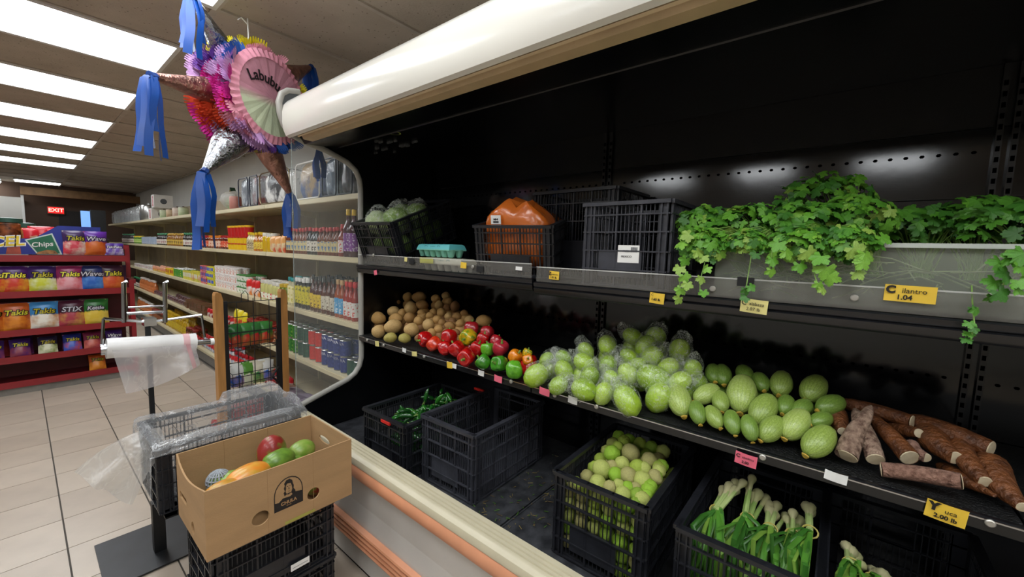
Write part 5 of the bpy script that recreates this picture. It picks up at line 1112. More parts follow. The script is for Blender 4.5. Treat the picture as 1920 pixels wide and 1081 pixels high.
cones = [('silver', 362, -4, 2.20, (418, 92), 2.32, .052, 8, .25), ('rose', 283, 142, 2.14, (400, 172), 2.30, .062, 9, .30), ('silver', 383, 322, 2.22, (425, 275), 2.30, .066, 7, .32), ('rose', 545, 366, 2.42, (512, 300), 2.38, .055, 7, .23), ('rose', 583, 126, 2.50, (545, 140), 2.42, .05, 9, .22)]
for kind, tx, ty, tY, (bx, by), bY, rb, ns, ln in cones:
    tip = at(tx, ty, 1, tY); tip.z = min(tip.z, CEIL-.06); tip -= PC; bs = at(bx, by, 1, bY)-PC; m = M_foil if kind == 'silver' else M_rose
    ax = (tip-bs).normalized(); inner_ = bs-ax*.06
    c = MB().tube([inner_, bs, bs.lerp(tip, .5), tip], [rb*1.15, rb, rb*.58, .012], 16).build(kind+'_cone', m, pin, smooth=True)
    MB().tube([tip-ax*.02, tip+ax*.006], [.016, .018], 8).build('streamer_knot', mat('blue_knot', '15408a', rough=.5), c)
    streamer(c, tip, ns, ln, .030, ax*.015)
streamer(pin, at(600, 290, 1, 2.55)-PC+Vector((0, 0, .02)), 6, .17, .025)
# hanging cord and its loop
hk = D(-.02, RD+.01, -.01); top = Vector((hk.x, hk.y, CEIL-PC.z-.004))
cd = MB().tube([hk-Vector((0, 0, .03)), hk.lerp(top, .5)+Vector((.002, 0, 0)), top], .0032, 6); cd.tube([top+Vector((0, 0, -.03)), top+Vector((-.03, -.01, -.012)), top+Vector((-.045, -.01, -.03))], .0028, 5); cd.build('cord', M_white, pin, smooth=True)
# ================================================================== red chip rack
M_red = mat('rack_red', '8e1a22', rough=.4, var=.06, scale=6, coat=.1); M_redd = mat('rack_red_dark', '5e1218', rough=.5)
RY, RX0, RX1, RDp = 5.6, -.62, .70, .36
rk = thing('chip_rack', 'red metal snack rack with five shelves of chip bags', 'rack', (0, RY, 0))
RZ = [1.215, .895, .555, .318, .095]
for z in RZ:
    s = MB().box((RX0, 0, z-.012), (RX1, RDp, z)).build('shelf', M_redd, rk); MB().box((RX0, -.008, z-.030), (RX1+.006, .0, z+.028)).build('shelf_lip', M_red, s)
for x, d, h in ((RX1+.02, .02, 1.0), (RX1+.045, RDp, 1.345), (RX0, .02, 1.345), (RX0, RDp, 1.345)): MB().box((x-.018, d-.018, 0), (x+.018, d+.018, h)).build('post', M_red, rk)
MB().box((RX1+.02, .02, .96), (RX1+.055, RDp, 1.0)).box((RX1+.02, RDp-.02, 1.30), (RX1+.06, RDp+.02, 1.345)).build('side_brace', M_red, rk)
for z in (.2, .35, .5, .7, .85): MB().tube([(RX1+.02, .02, z), (RX1+.045, RDp, z)], .004, 6).build('side_wire', M_redd, rk)
MB().box((RX0, RDp-.01, .05), (RX1, RDp, 1.20)).build('back_panel', M_redd, rk); MB().box((RX0, .02, 0), (RX1, .05, .07)).build('kick', mat('rack_kick', '8a8680', rough=.5), rk)
# banner
bz0 = 1.247; byy = RY+.10
l0 = at(0, 445, 1, byy); l1 = at(188, 428, 1, byy)
bn = thing('rack_banner', 'blue banner with yellow lettering and a printed green chip bag', 'banner', (0, byy, 0))
MB().prism([(-.55, bz0), (l1.x+.0, bz0), (l1.x, l1.z+.01), (.25, l1.z+.008), (.1, l0.z), (-.55, l0.z-.03)], 0, .006, 1).build('board', mat('banner_blue', '20308c', rough=.35, var=.1, scale=3), bn)
g0, g1, g2, g3 = [at(x, y, 1, byy) for x, y in ((46, 449), (98, 437), (117, 478), (70, 478))]
MB().prism([(g0.x, g0.z), (g1.x, g1.z), (g2.x, max(g2.z, bz0)), (g3.x, max(g3.z, bz0))], -.003, -.0005, 1).build('printed_bag_border', mat('banner_white', 'c8d4d0', rough=.4), bn)
sh = lambda a, k=.12: (a.x+(g0.x*.25+g1.x*.25+g2.x*.25+g3.x*.25-a.x)*k, max(a.z, bz0)+((g0.z+g1.z)*.25+bz0*.5-max(a.z, bz0))*k)
MB().prism([sh(g0), sh(g1), sh(g2), sh(g3)], -.005, -.0032, 1).build('printed_bag', mat('banner_green', '1c6a4a', rough=.4, var=.1), bn)
cg = at(79, 458, 1, byy); obj('lettering', text_mesh('Chips', .058, M_white, bold=.0008, shear=.15), bn, frame((cg.x, -.008, cg.z), (1, 0, .12), (-.12, 0, 1)))
ck = at(88, 472, 1, byy); MB().prism([(ck.x-.07, bz0+.004), (ck.x+.07, bz0+.004), (ck.x+.05, ck.z+.012), (ck.x, ck.z+.02), (ck.x-.05, ck.z)], -.0065, -.0052, 1).build('printed_chips', mat('banner_chips', 'b07a44', var=.25, scale=40), bn)
MB().prism([(at(10, 470, 1, byy).x, bz0), (at(40, 478, 1, byy).x, bz0), (at(38, 466, 1, byy).x, bz0+.07), (at(14, 468, 1, byy).x, bz0+.06)], -.003, -.0005, 1).build('printed_red_bag', mat('banner_redbag', 'b8503a', var=.2), bn)
be = at(6, 455, 1, byy)
for off, col, dy, bo in ((0, M_white, -.003, .010), (0, mat('banner_yellow', 'e8c820', rough=.4), -.006, .002)):
    obj('lettering', text_mesh('BARCEL', .115, col, bold=bo, shear=.2), bn, frame((at(52, 455, 1, byy).x-.225, dy, be.z+.0), (1, 0, .10), (-.10, 0, 1)))
# chip bags
M_yel = mat('logo_yellow', 'e9dc3a', rough=.4, var=0); M_wht = mat('logo_white', 'ece8f0', rough=.4, var=0); M_out = mat('logo_outline', '1a1020', rough=.5, var=0)
BW, BH, BD = .17, .235, .07
def bulge(x, z, w_, h_): return .5*BD*(1-min(1, abs(2*x/w_))**3)*(1-min(1, abs(2*z/h_-1))**4)
def drape(me, w_, h_, zc, off):
    m2 = me.copy()
    for v in m2.vertices:
        x, y = v.co.x, v.co.y+zc; v.co = (x, -bulge(x, y, w_, h_)-off, y)
    return m2
BAGM = {}
def chip_bag(label, px_, py, y, z, cols, word, wcol, scale=1, tilt=-.1, split=.5, word2=None, M0=None):
    w_, h_ = BW, BH; key = cols
    if key not in BAGM: BAGM[key] = pouch_me('bag', w_, h_, BD, printed('chipbag_'+'_'.join(cols), *cols, split=split), 10, 12)
    p = at(px_, py, 1, y)
    t = thing('chip_bag', label, 'chips', M=euler((p.x, y+.045, z+.002), tilt, 0, rnd.uniform(-.08, .08), scale), group='chip bags on the red rack')
    obj('bag', BAGM[key], t)
    for e in (0, h_-.012): MB().box((-w_*.47, -.002, e), (w_*.47, .002, e+.012)).build('crimp', BAGM[key].materials[0], t)
    if word:
        sz = .058 if len(word) <= 5 else .042
        for col, bo, of in ((M_out, .006, .004), (wcol, .0012, .0055)):
            k = (word, col.name, bo)
            if k not in BAGM: BAGM[k] = drape(text_mesh(word, sz, col, bold=bo, shear=.2, extrude=.0003), w_, h_, h_*.66, of)
            obj('lettering', BAGM[k], t)
    return t
bags = [ # px x, px y, y, shelf, colours (top, picture a, picture b), word
 (142,457,RY+.02,0,('3a2350','c83a4a','d8d0c0'),'Takis',M_yel,'dark purple chip bag leaning on the blue banner'),
 (181,457,RY+.02,0,('58268a','c8682a','b84a20'),'Wave',M_wht,'bright purple chip bag with white word right of banner'),
 (27,525,RY,1,('4a2266','c83a2a','d89a2c'),'Takis',M_yel,'purple chip bag with red chips at left of second shelf'),
 (80,527,RY,1,('3c2360','c8cc3a','e0e4c0'),'Takis',M_yel,'purple and lime chip bag on the second shelf'),
 (132,525,RY,1,('8a2a56','e0a0a8','d8606a'),'Takis',M_yel,'pink and maroon chip bag on the second shelf'),
 (175,521,RY,1,('222a5a','2a62b8','5a90d0'),'Waves',M_wht,'blue chip bag on the second shelf'),
 (213,522,RY,1,('3a2030','c8502a','d87a34'),'Takis',M_yel,'orange and dark chip bag at right of second shelf'),
 (30,595,RY,2,('b4541e','d8842a','a8481a'),'Takis',M_yel,'orange chip bag on the third shelf'),
 (83,590,RY,2,('3f86c0','e8e4d8','c89a6a'),'Takis',M_yel,'light blue chip bag on the third shelf'),
 (135,588,RY,2,('4a1c30','a83a4a','c89a4a'),'STIX',M_wht,'maroon chip bag with white word on the third shelf'),
 (180,578,RY,2,('2c6a2e','d8b83a','e0c860'),'Kettle',M_wht,'green chip bag with golden chips on the third shelf'),
 (38,652,RY,3,('40246a','8a3a4a','5a2a6a'),'Takis',M_yel,'purple chip bag at left of fourth shelf'),
 (90,645,RY,3,('2c2440','d8d8b8','8a9a4a'),'Takis',M_yel,'dark chip bag with pale picture on the fourth shelf'),
 (137,640,RY,3,('26307c','3a58b8','c8503a'),'Takis',M_yel,'deep blue chip bag on the fourth shelf'),
 (175,638,RY,3,('7a2848','c86a5a','a83a4a'),'Takis',M_yel,'maroon pink chip bag on the fourth shelf'),
 (216,632,RY,3,('46246e','c8c0d8','7a4a9a'),'Wave',M_wht,'purple chip bag at right of fourth shelf'),
 (184,678,RY,4,('b0501c','d88a2c','c86a24'),'Takis',M_yel,'orange chip bag alone on the bottom shelf'),
 (-8,525,RY,1,('4a2266','c83a2a','d89a2c'),'Takis',M_yel,'purple chip bag cut by the left frame edge'),
 (-22,592,RY,2,('b4541e','d8842a','a8481a'),'Takis',M_yel,'orange chip bag cut by the left frame edge'),
 (-14,655,RY,3,('40246a','8a3a4a','5a2a6a'),'Takis',M_yel,'low purple chip bag cut by the left frame edge')]
lim = {0: 1, 1: 1.05, 2: 1.1, 3: .74, 4: .72}
for px_, py, y, s, cols, word, wc, lab in bags:
    chip_bag(lab, px_, py, y, RZ[s]+(.03 if s == 0 else 0), cols, word, wc, scale=lim[s] if s != 0 else .98, tilt=-.12 if s < 3 else -.35)
for i, (px_, dz) in enumerate(((208, 0), (222, 0))):
    chip_bag(('small purple snack pack near the rack corner', 'small purple snack pack at the very end of top shelf')[i], px_, 462, RY+.02, RZ[0]+.03, ('4a2a86', '6a4aa8', 'e0d8e8'), 'Takis', M_wht, scale=.5)
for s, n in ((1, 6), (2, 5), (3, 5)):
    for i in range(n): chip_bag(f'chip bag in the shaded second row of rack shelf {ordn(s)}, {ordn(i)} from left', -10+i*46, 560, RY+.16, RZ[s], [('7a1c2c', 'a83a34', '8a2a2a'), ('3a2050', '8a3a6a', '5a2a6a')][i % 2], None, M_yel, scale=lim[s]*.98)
# bags and jars standing behind the banner
for i, (px_, py, col, r, h) in enumerate(((15, 425, '8a4a24', .10, .16), (48, 425, 'b06a30', .07, .12))):
    p = at(px_, py, 1, 6.25); t = thing('snack_jar', ('large jar of orange snacks with green lid behind the banner', 'smaller jar of snacks beside the green-lidded jar')[i], 'jar', (p.x, 6.25, 1.36))
    MB().lathe([(r, 0), (r*1.02, .02), (r, h), (r*.8, h+.02)], 16).build('body', mat('jar_'+col, col, rough=.3, var=.3, scale=25), t, smooth=True); MB().lathe([(r*.95, h+.015), (r*.95, h+.055), (r*.3, h+.062)], 16).build('lid', mat('lid_green', '24483a', rough=.4), t, smooth=True)
for i, (px_, py, c, s) in enumerate(((62, 425, 'c01c28', .9), (75, 420, 'b81828', 1.1), (88, 424, 'd8b06a', .7), (98, 424, 'c8202a', 1.0), (112, 424, 'b01c26', .9), (122, 426, 'c83030', .7), (70, 432, 'd8c030', .6), (84, 432, 'c01c28', .7))):
    p = at(px_, py, 1, 6.1); me = pouch_me('bag', .16, .13, .10, printed('far_bag_%s' % c, c, c, 'e8d8a8', split=.3)); o = obj('snack_bag', me, None, euler((p.x, 6.1+.02*i, 1.37), rnd.uniform(-.3, .3), 0, rnd.uniform(-.6, .6), s)); tag(o, f'{"yellow" if c[0] == "d" else "red"} snack bag heaped behind the rack, {ordn(i)} of the heap', 'snack bag', 'snack bags heaped behind the red rack')
sh_ = MB().box((RX0, RY+.40, 1.33), (RX1-.05, RY+.95, 1.36)).box((RX0, RY+.40, 0), (RX0+.04, RY+.95, 1.33)).box((RX1-.09, RY+.40, 0), (RX1-.05, RY+.95, 1.33)).build('back_counter', M_redd); tag(sh_, 'dark red counter behind the snack rack holding red bags', 'counter')
# ================================================================== grocery gondola
GXf, GXb, GY0, GY1 = 1.30, 1.73, 2.20, 12.6
gon = thing('grocery_shelving', 'long beige grocery shelving along the right wall', 'shelving', (GXb, GY0, 0))
M_shelf = mat('shelf_beige', 'cfc3a0', rough=.4, var=.04, scale=5); M_back = mat('pegboard_beige', 'a99a80', rough=.6, var=.08, scale=4); M_bkick = mat('grey_kick', '6e6a64', rough=.5, var=.08)
GZ = [1.722, 1.338, .930, .560, .165]
def G(mb, name, m, parent=None):
    if parent is None: mb.v = [(x-GXb, y-GY0, z) for x, y, z in mb.v]
    return mb.build(name, m, parent or gon)
nS = 7; sl = (GY1-GY0)/nS
for zi, z in enumerate(GZ):
    for k in range(nS):
        a, b_ = GY0+k*sl+.003, GY0+(k+1)*sl-.003; th = .022 if zi < 4 else .03
        G(MB().box((GXf+.004, a, z-th), (GXb, b_, z)).box((GXf, a, z-.034), (GXf+.006, b_, z+.001)).box((GXf-.004, a, z-.030), (GXf, b_, z-.004)), 'shelf', M_shelf)
for k in range(nS): G(MB().box((GXb, GY0+k*sl+.002, .1), (GXb+.012, GY0+(k+1)*sl-.002, 1.95)), 'back_panel', M_back)
for k in range(nS+1):
    y = GY0+k*sl; G(MB().box((GXb-.02, y-.012, 0), (GXb+.002, y+.012, 1.95)), 'upright', M_shelf)
    if k == 0: y += .0125
    for z in GZ[:4]: G(MB().prism([(GXf+.05, z-.024), (GXb-.02, z-.024), (GXb-.02, z-.08)], y-.002, y+.002, 1), 'bracket', M_shelf)
G(MB().box((GXf+.005, GY0, 0), (GXf+.02, GY1, .132)), 'kick_plate', M_bkick)
slots = MB(); yy = GY0+.1
G(MB().box((GXf+.002, GY0, .02), (GXf+.005, GY1, .03)), 'kick_trim', M_blkmetal)
# ---- product prototypes: list of (part name, mesh)
M_gls = {}
def liquid(c, rough=.08): return mat('bottle_'+c, c, rough=rough, var=.05, spec=.7, coat=.4)
def plain(c, rough=.4): return mat('print_'+c, c, rough=rough, var=.05)
def lbl(c, c2): return mat('label_%s_%s' % (c, c2), c, rough=.45, col2=c2, scale=70, thr=(.55, .62))
PROTO = {}
def bottle(key, h, r, body, cap, label, neck=.32, lz=(.12, .5), capr=None):
    nk = r*neck; b = MB().lathe([(r*.9, 0), (r, .006), (r, h*.55), (r*.92, h*.62), (nk*1.1, h*.76), (nk, h*.80), (nk, h*.90)], 12).mesh('bottle', body, smooth=True)
    c = MB().lathe([(capr or nk*1.25, h*.87), (capr or nk*1.25, h*.985), ((capr or nk*1.25)*.85, h)], 10).mesh('cap', cap, smooth=True)
    parts = [('bottle', b), ('cap', c)]
    if label: parts.append(('label', MB().lathe([(r*1.012, h*lz[0]), (r*1.012, h*lz[1])], 12, caps=False).mesh('label', label, smooth=True)))
    PROTO[key] = (parts, r*2.06, h)
def jar(key, h, r, body, lid, label, lz=(.15, .6)):
    parts = [('jar', MB().lathe([(r*.9, 0), (r, .006), (r, h*.74), (r*.85, h*.82), (r*.82, h*.84)], 14).mesh('jar', body, smooth=True)), ('lid', MB().lathe([(r*.9, h*.83), (r*.92, h*.84), (r*.92, h*.985), (r*.85, h)], 14).mesh('lid', lid, smooth=True))]
    if label: parts.append(('label', MB().lathe([(r*1.012, h*lz[0]), (r*1.012, h*lz[1])], 14, caps=False).mesh('label', label, smooth=True)))
    PROTO[key] = (parts, r*2.06, h)
M_tin = mat('tin', 'b4b4b0', rough=.25, metal=.9, var=.05)
def can(key, h, r, label, word=None, wcol=None, tube=None):
    parts = [('can', MB().lathe([(r*.95, 0), (r*1.02, .003), (r, .006), (r, h-.006), (r*1.02, h-.003), (r*.94, h), (r*.9, h-.003)], 16).mesh('can', M_tin, smooth=True)), ('label', MB().lathe([(r*1.012, .007), (r*1.012, h-.007)], 16, caps=False).mesh('label', label, smooth=True))]
    if word:
        me = text_mesh(word, r*.75, wcol or M_wht, bold=.0008, extrude=.0003).copy()
        for v in me.vertices:
            a = v.co.x/r; q = r*1.03; v.co = (-q*math.cos(a), -q*math.sin(a), h*.76+v.co.y)
        parts.append(('lettering', me))
    PROTO[key] = (parts, r*2.08, h)
def tub(key, h, r, body, lid):
    PROTO[key] = ([('tub', MB().lathe([(r*.86, 0), (r*.98, h*.85)], 14).mesh('tub', body, smooth=True)), ('lid', MB().lathe([(r*1.02, h*.83), (r*1.03, h*.97), (r*.96, h)], 14).mesh('lid', lid, smooth=True))], r*2.1, h)
def carton_p(key, w_, d_, h, m, panel=None):
    parts = [('carton', MB().box((0, -w_/2, 0), (d_, w_/2, h)).mesh('carton', m))]
    if panel: parts.append(('printed_panel', MB().box((-.0008, -w_*.38, h*.35), (0, w_*.38, h*.85)).mesh('printed_panel', panel)))
    PROTO[key] = (parts, w_*1.04, h)
def pouch(key, w_, h, d_, m):
    me = pouch_me('pouch', w_, h, d_, m); me.transform(Matrix.Rotation(-PI/2, 4, 'Z')); me.transform(Matrix.Translation((d_*.5, 0, 0))); PROTO[key] = ([('pouch', me)], w_*1.04, h)
bottle('amber sauce bottle with red cap', .190, .023, liquid('6b2f14'), plain('b81c1c'), lbl('c8b888', '3a6a9a'), .42)
bottle('dark seasoning bottle with red cap', .195, .026, liquid('1c1210'), plain('c02020'), lbl('d8d0c0', '2a2018'), .4)
bottle('tall purple-brown drink bottle with yellow cap', .300, .034, liquid('4a1a22'), plain('e2b81e'), lbl('7a3a8a', 'd8c8d8'), .36)
bottle('tall red sauce bottle with white label', .215, .028, liquid('8a2a18'), plain('c8302a'), lbl('e0dcd4', 'd04a3a'), .36)
bottle('hot sauce bottle with red shrink cap', .245, .026, liquid('9a2010'), plain('c81818'), lbl('dcd8d0', 'c83a2a'), .42, lz=(.1, .48))
bottle('hot sauce bottle with blue label and wooden cap', .245, .026, liquid('9a4418'), plain('c09a68'), lbl('4a9ac8', 'd8e0e0'), .42, lz=(.1, .52))
bottle('brown salsa bottle with yellow label', .255, .026, liquid('4a1a10'), plain('2a2420'), lbl('d8b82a', '5a3a1a'), .34)
bottle('brown salsa bottle with cream label', .255, .026, liquid('54200f'), plain('2a2420'), lbl('d0c8b4', '6a5a4a'), .34)
bottle('black soy bottle with yellow label', .225, .026, liquid('15100e'), plain('d8d6d0'), lbl('cfc022', '6a6a20'), .55, lz=(.15, .75))
bottle('slim bottle with teal cap and white label', .225, .023, liquid('c8c0a0'), plain('2a8a8a'), lbl('e0d8a8', 'b8b04a'), .6, lz=(.1, .7))
bottle('honey bottle with yellow cap', .165, .028, liquid('b8701a'), plain('e2be22'), lbl('e0c84a', 'a86a2a'), .45)
bottle('clear syrup bottle with yellow cap', .165, .028, liquid('c9b88a'), plain('e2be22'), lbl('8a7a5a', 'd8c8a0'), .45)
bottle('amber bottle with gold cap', .165, .024, liquid('8a5a1e'), plain('b8902a'), lbl('c8a84a', '5a3a1a'), .45)
bottle('dark bottle with green cap', .170, .026, liquid('1e1612'), plain('2a7a4a'), lbl('d8d4c8', '8a2a2a'), .45)
bottle('yellow oil bottle', .230, .036, liquid('c9a01e'), plain('d8b020'), lbl('e0c030', '6a4a1a'), .4)
bottle('orange drink bottle', .20, .032, liquid('b86a3a'), plain('c8c0b8'), lbl('c8703a', 'd8a070'), .45)
jar('yellow pepper jar with white lid', .155, .036, liquid('d2a818'), plain('e0dcd0'), None)
jar('orange-lidded jar of red paste', .135, .036, liquid('7a3a1e'), plain('d87a1e'), lbl('d8b8a0', 'b8402a'))
jar('red-lidded jar of brown mole', .135, .034, liquid('5a2418'), plain('a82020'), lbl('c84a2a', 'e0c0a0'))
jar('green olive jar with gold lid', .16, .034, liquid('6e7a2a'), plain('c8a83a'), None)
jar('pale pickle jar with white lid', .16, .036, liquid('c4c07a'), plain('dedad0'), lbl('e0e0cc', 'c83a3a'), lz=(.05, .35))
jar('green jar with yellow lid', .13, .03, liquid('4a7a2a'), plain('d8c03a'), lbl('8ab04a', 'c8c88a'))
jar('brown jar of beans', .14, .036, liquid('5a3018'), plain('8a2a20'), lbl('8a4a2a', 'c8a070'))
tub('red tub with yellow lid', .105, .040, plain('b81a18', .35), plain('e0b020', .35)); tub('yellow tub with red lid', .062, .040, plain('e0b81e', .35), plain('b82a1c', .35))
tub('white noodle cup', .075, .036, lbl('e0dcd6', 'd89a8a'), plain('d8d0cc')); tub('green and white margarine tub', .058, .042, lbl('dcdcd0', '4a8a3a'), plain('3c7a38'))
can('dark blue can', .112, .0375, lbl('26306e', '3a4488'), 'JOVA', M_wht); can('red bean can', .112, .0375, lbl('b82018', 'c83a2a')); can('green vegetable can', .112, .0375, lbl('2f7a2e', '8ab84a')); can('dark green can', .112, .0375, lbl('16402c', '2a5a3a'))
can('grey-blue milk can', .12, .036, lbl('8a96a8', 'd8d8dc')); can('green and yellow can', .11, .036, lbl('3f8a34', 'd8c83a'))
carton_p('white carton with yellow and green print', .075, .05, .10, lbl('d8c84a', '6a9a3a'), plain('d8d4c0')); carton_p('bright yellow carton', .06, .05, .085, lbl('e0c020', 'c89a1a'), plain('b83a2a')); carton_p('small white carton', .06, .05, .055, lbl('dcd8d4', 'c8b8b0'), plain('b89a9a'))
carton_p('red white and blue carton', .05, .05, .068, lbl('c83a3a', 'e0dcd8'), plain('3a5ab0')); carton_p('rainbow striped carton', .06, .05, .068, lbl('d8c832', '3aa04a'), plain('3a5ac8')); carton_p('flat brown and green tray pack', .14, .12, .035, lbl('6a3a22', '3a5a2e'))
pouch('red and white soup pouch', .10, .145, .035, printed('pp_soup', 'c82a28', 'e0dcd8', 'd8803a')); pouch('orange and pink snack pouch', .085, .135, .04, printed('pp_orange', 'dca060', 'd8c8a0', 'c85a3a')); pouch('colourful small pouch', .075, .085, .035, printed('pp_mix', 'd89a7a', 'c84a5a', 'd8c84a'))
pouch('yellow snack bag', .13, .19, .06, printed('pp_yel', 'd8c42a', 'b83a24', 'e0d060')); pouch('red packet', .09, .10, .03, printed('pp_red', 'b8242a', 'd8d0c8', '8a1a20')); pouch('red and blue packet', .09, .09, .03, printed('pp_rb', 'b82a2e', '8aa0c0', 'd8d4d0')); pouch('dark mixed candy bag', .11, .07, .06, printed('pp_dark', '5a3a3a', '3a2a5a', '8a6a5a'))
# ---- placing
COUNT = {}; ITEMS = []
def place(key, y, z, row=0, x=None, shelf='', rz=None, parts=True):
    pr, w_, h = PROTO[key]; isbox = pr[0][0] in ('carton', 'pouch')
    xx = (GXf+.022+(0 if isbox else w_/2)+row*(w_+.006)+rnd.uniform(0, .008)) if x is None else x
    t = thing('grocery_'+pr[0][0], key, pr[0][0] if pr[0][0] != 'carton' else 'carton', (xx, y, z+.0005)); t.rotation_euler.z = rnd.uniform(-.12, .12) if rz is None else rz
    t.scale = (1, 1, 1+rnd.uniform(-.03, .03)) if h > .12 else (1, 1, 1)
    for nm, me in pr: obj(nm, me, t)
    ITEMS.append((t, key, shelf, row, y, z)); return t
SN = ['top', 'second', 'third', 'fourth', 'bottom']
def run(key, shelf, px0, px1, rows_=1, stack=1, zoff=0, gap=.004):
    """a row of one product between two photo columns on a shelf front"""
    z = GZ[shelf]; pr, w_, h = PROTO[key]
    def yy(px_): return at(px_, 445, 0, GXf+.05).y if False else px_to_y(px_, z)
    ya, yb = sorted((yy(px0), yy(px1))); n = max(1, int(round((yb-ya)/(w_+gap)))); st = (yb-ya)/n
    for i in range(n):
        for r in range(rows_):
            for s in range(stack): place(key, ya+(i+.5)*st, z+zoff+s*h, r, shelf=SN[shelf])
def px_to_y(px_, z, x=GXf+.05):
    # photo column -> Y on the line (x, ., z): intersect the column's view plane with that line
    lo, hi = 1.5, 30.
    def col(y): v = Vector((x, y, z))-EYE; return 960+FPX*v.dot(CR)/v.dot(CF)
    for _ in range(50):
        m = (lo+hi)/2
        if col(m) > px_: lo = m
        else: hi = m
    return (lo+hi)/2
# second shelf (crop columns converted to photo pixels)
Q = lambda c: 230+c*.2497
run('tall purple-brown drink bottle with yellow cap', 1, Q(1745), Q(1672)); run('tall red sauce bottle with white label', 1, Q(1672), Q(1632), 2); run('amber sauce bottle with red cap', 1, Q(1632), Q(1478), 3); run('dark seasoning bottle with red cap', 1, Q(1478), Q(1400), 3)
run('amber sauce bottle with red cap', 1, Q(1400), Q(1240), 2); run('orange and pink snack pouch', 1, Q(1238), Q(1125), 2); run('yellow pepper jar with white lid', 1, Q(1150), Q(1062), 1); run('honey bottle with yellow cap', 1, Q(1062), Q(1000), 2); run('clear syrup bottle with yellow cap', 1, Q(1000), Q(945), 2)
run('yellow tub with red lid', 1, Q(943), Q(800), 2, 2); 
run('red tub with yellow lid', 1, Q(955), Q(800), 1, 1, zoff=.125); run('red-lidded jar of brown mole', 1, Q(798), Q(748), 2); run('orange-lidded jar of red paste', 1, Q(748), Q(655), 2); run('red-lidded jar of brown mole', 1, Q(655), Q(560), 2, 1); run('dark bottle with green cap', 1, Q(560), Q(470), 1)
run('amber bottle with gold cap', 1, Q(468), Q(345), 2); run('dark bottle with green cap', 1, Q(340), Q(270), 2); run('grey-blue milk can', 1, Q(265), Q(155), 2); run('green jar with yellow lid', 1, Q(150), Q(95), 1); run('dark bottle with green cap', 1, Q(90), Q(5), 1)
# third shelf
run('hot sauce bottle with red shrink cap', 2, Q(1765), Q(1665), 2); run('hot sauce bottle with blue label and wooden cap', 2, Q(1665), Q(1600), 2); run('brown salsa bottle with cream label', 2, Q(1600), Q(1500), 4); run('brown salsa bottle with yellow label', 2, Q(1500), Q(1415), 4)
run('black soy bottle with yellow label', 2, Q(1412), Q(1300), 3); run('slim bottle with teal cap and white label', 2, Q(1298), Q(1255), 3); run('green olive jar with gold lid', 2, Q(1252), Q(1190), 2); run('pale pickle jar with white lid', 2, Q(1190), Q(1050), 2); run('red and white soup pouch', 2, Q(1045), Q(945), 2)
run('green and white margarine tub', 2, Q(960), Q(868), 2, 3); run('white noodle cup', 2, Q(866), Q(705), 2, 3); run('rainbow striped carton', 2, Q(703), Q(650), 2, 3); run('red white and blue carton', 2, Q(650), Q(605), 1, 3); run('colourful small pouch', 2, Q(605), Q(520), 1); run('white carton with yellow and green print', 2, Q(600), Q(470), 2)
run('green and yellow can', 2, Q(470), Q(395), 2); run('bright yellow carton', 2, Q(395), Q(335), 2); run('colourful small pouch', 2, Q(335), Q(240), 2); run('small white carton', 2, Q(238), Q(150), 2); run('small white carton', 2, Q(148), Q(100), 1)
# fourth shelf
run('dark green can', 3, Q(1790), Q(1690), 1); run('dark blue can', 3, Q(1690), Q(1500), 2, 2); run('red bean can', 3, Q(1498), Q(1405), 2, 2); run('dark green can', 3, Q(1403), Q(1325), 2, 2); run('green vegetable can', 3, Q(1323), Q(1225), 2, 2); run('brown jar of beans', 3, Q(1215), Q(940), 2); run('yellow snack bag', 3, Q(940), Q(845), 1); run('red packet', 3, Q(845), Q(650), 1)
run('flat brown and green tray pack', 3, Q(640), Q(480), 1, 3); run('dark mixed candy bag', 3, Q(478), Q(330), 2); run('dark mixed candy bag', 3, Q(330), Q(250), 1); run('orange drink bottle', 3, Q(250), Q(140), 1); run('dark bottle with green cap', 3, Q(140), Q(90), 1)
# bottom shelf
run('red packet', 4, Q(1200), Q(850), 2, 1); run('red and blue packet', 4, Q(850), Q(620), 2, 2); run('red packet', 4, Q(620), Q(560), 2, 1); run('brown jar of beans', 4, Q(555), Q(490), 2, 1); run('yellow oil bottle', 4, Q(490), Q(340), 2); run('brown jar of beans', 4, Q(335), Q(230), 1); run('orange drink bottle', 4, Q(228), Q(120), 1)
# dry goods bags at the cooler end of the bottom shelf
for i, (px_, c, lab) in enumerate(((648, ('e0dccf', '4a9a4a', 'c84a3a'), 'white rice bag with green and red print'), (632, ('dcd8cc', 'c8302a', '3a8a44'), 'white bag with red band'), (610, ('6a5a72', '3a2a44', 'b0a8b8'), 'purple-grey bean bag'), (590, ('5a4a60', '8a7a90', '3a3040'), 'dark grey bean bag'), (572, ('8a7a88', '5a4a5a', 'c0b8c0'), 'pale grey bean bag'), (556, ('c0a890', '8a6a5a', 'd8c8b8'), 'tan bean bag'))):
    y = px_to_y(px_, GZ[4]); me = pouch_me('bag', .26, .15, .07, printed('dry_%d' % i, *c, split=.6))
    o = obj('dry_goods_bag', me, None, Matrix.Translation((GXf+.03, y+.06, GZ[4]+.036)) @ Matrix.Rotation(PI/2, 4, 'Z') @ Matrix.Rotation(-PI/2+.1, 4, 'X') @ Matrix.Rotation(rnd.uniform(-.2, .2), 4, 'Y')); tag(o, f'{lab}, lower one on the bottom shelf', 'bag', 'dry goods bags at the case end')
    o = obj('dry_goods_bag', me, None, Matrix.Translation((GXf+.05, y+.05, GZ[4]+.105)) @ Matrix.Rotation(PI/2, 4, 'Z') @ Matrix.Rotation(-PI/2+.05, 4, 'X') @ Matrix.Rotation(rnd.uniform(-.3, .3), 4, 'Y')); tag(o, f'{lab}, upper one on the bottom shelf', 'bag', 'dry goods bags at the case end')
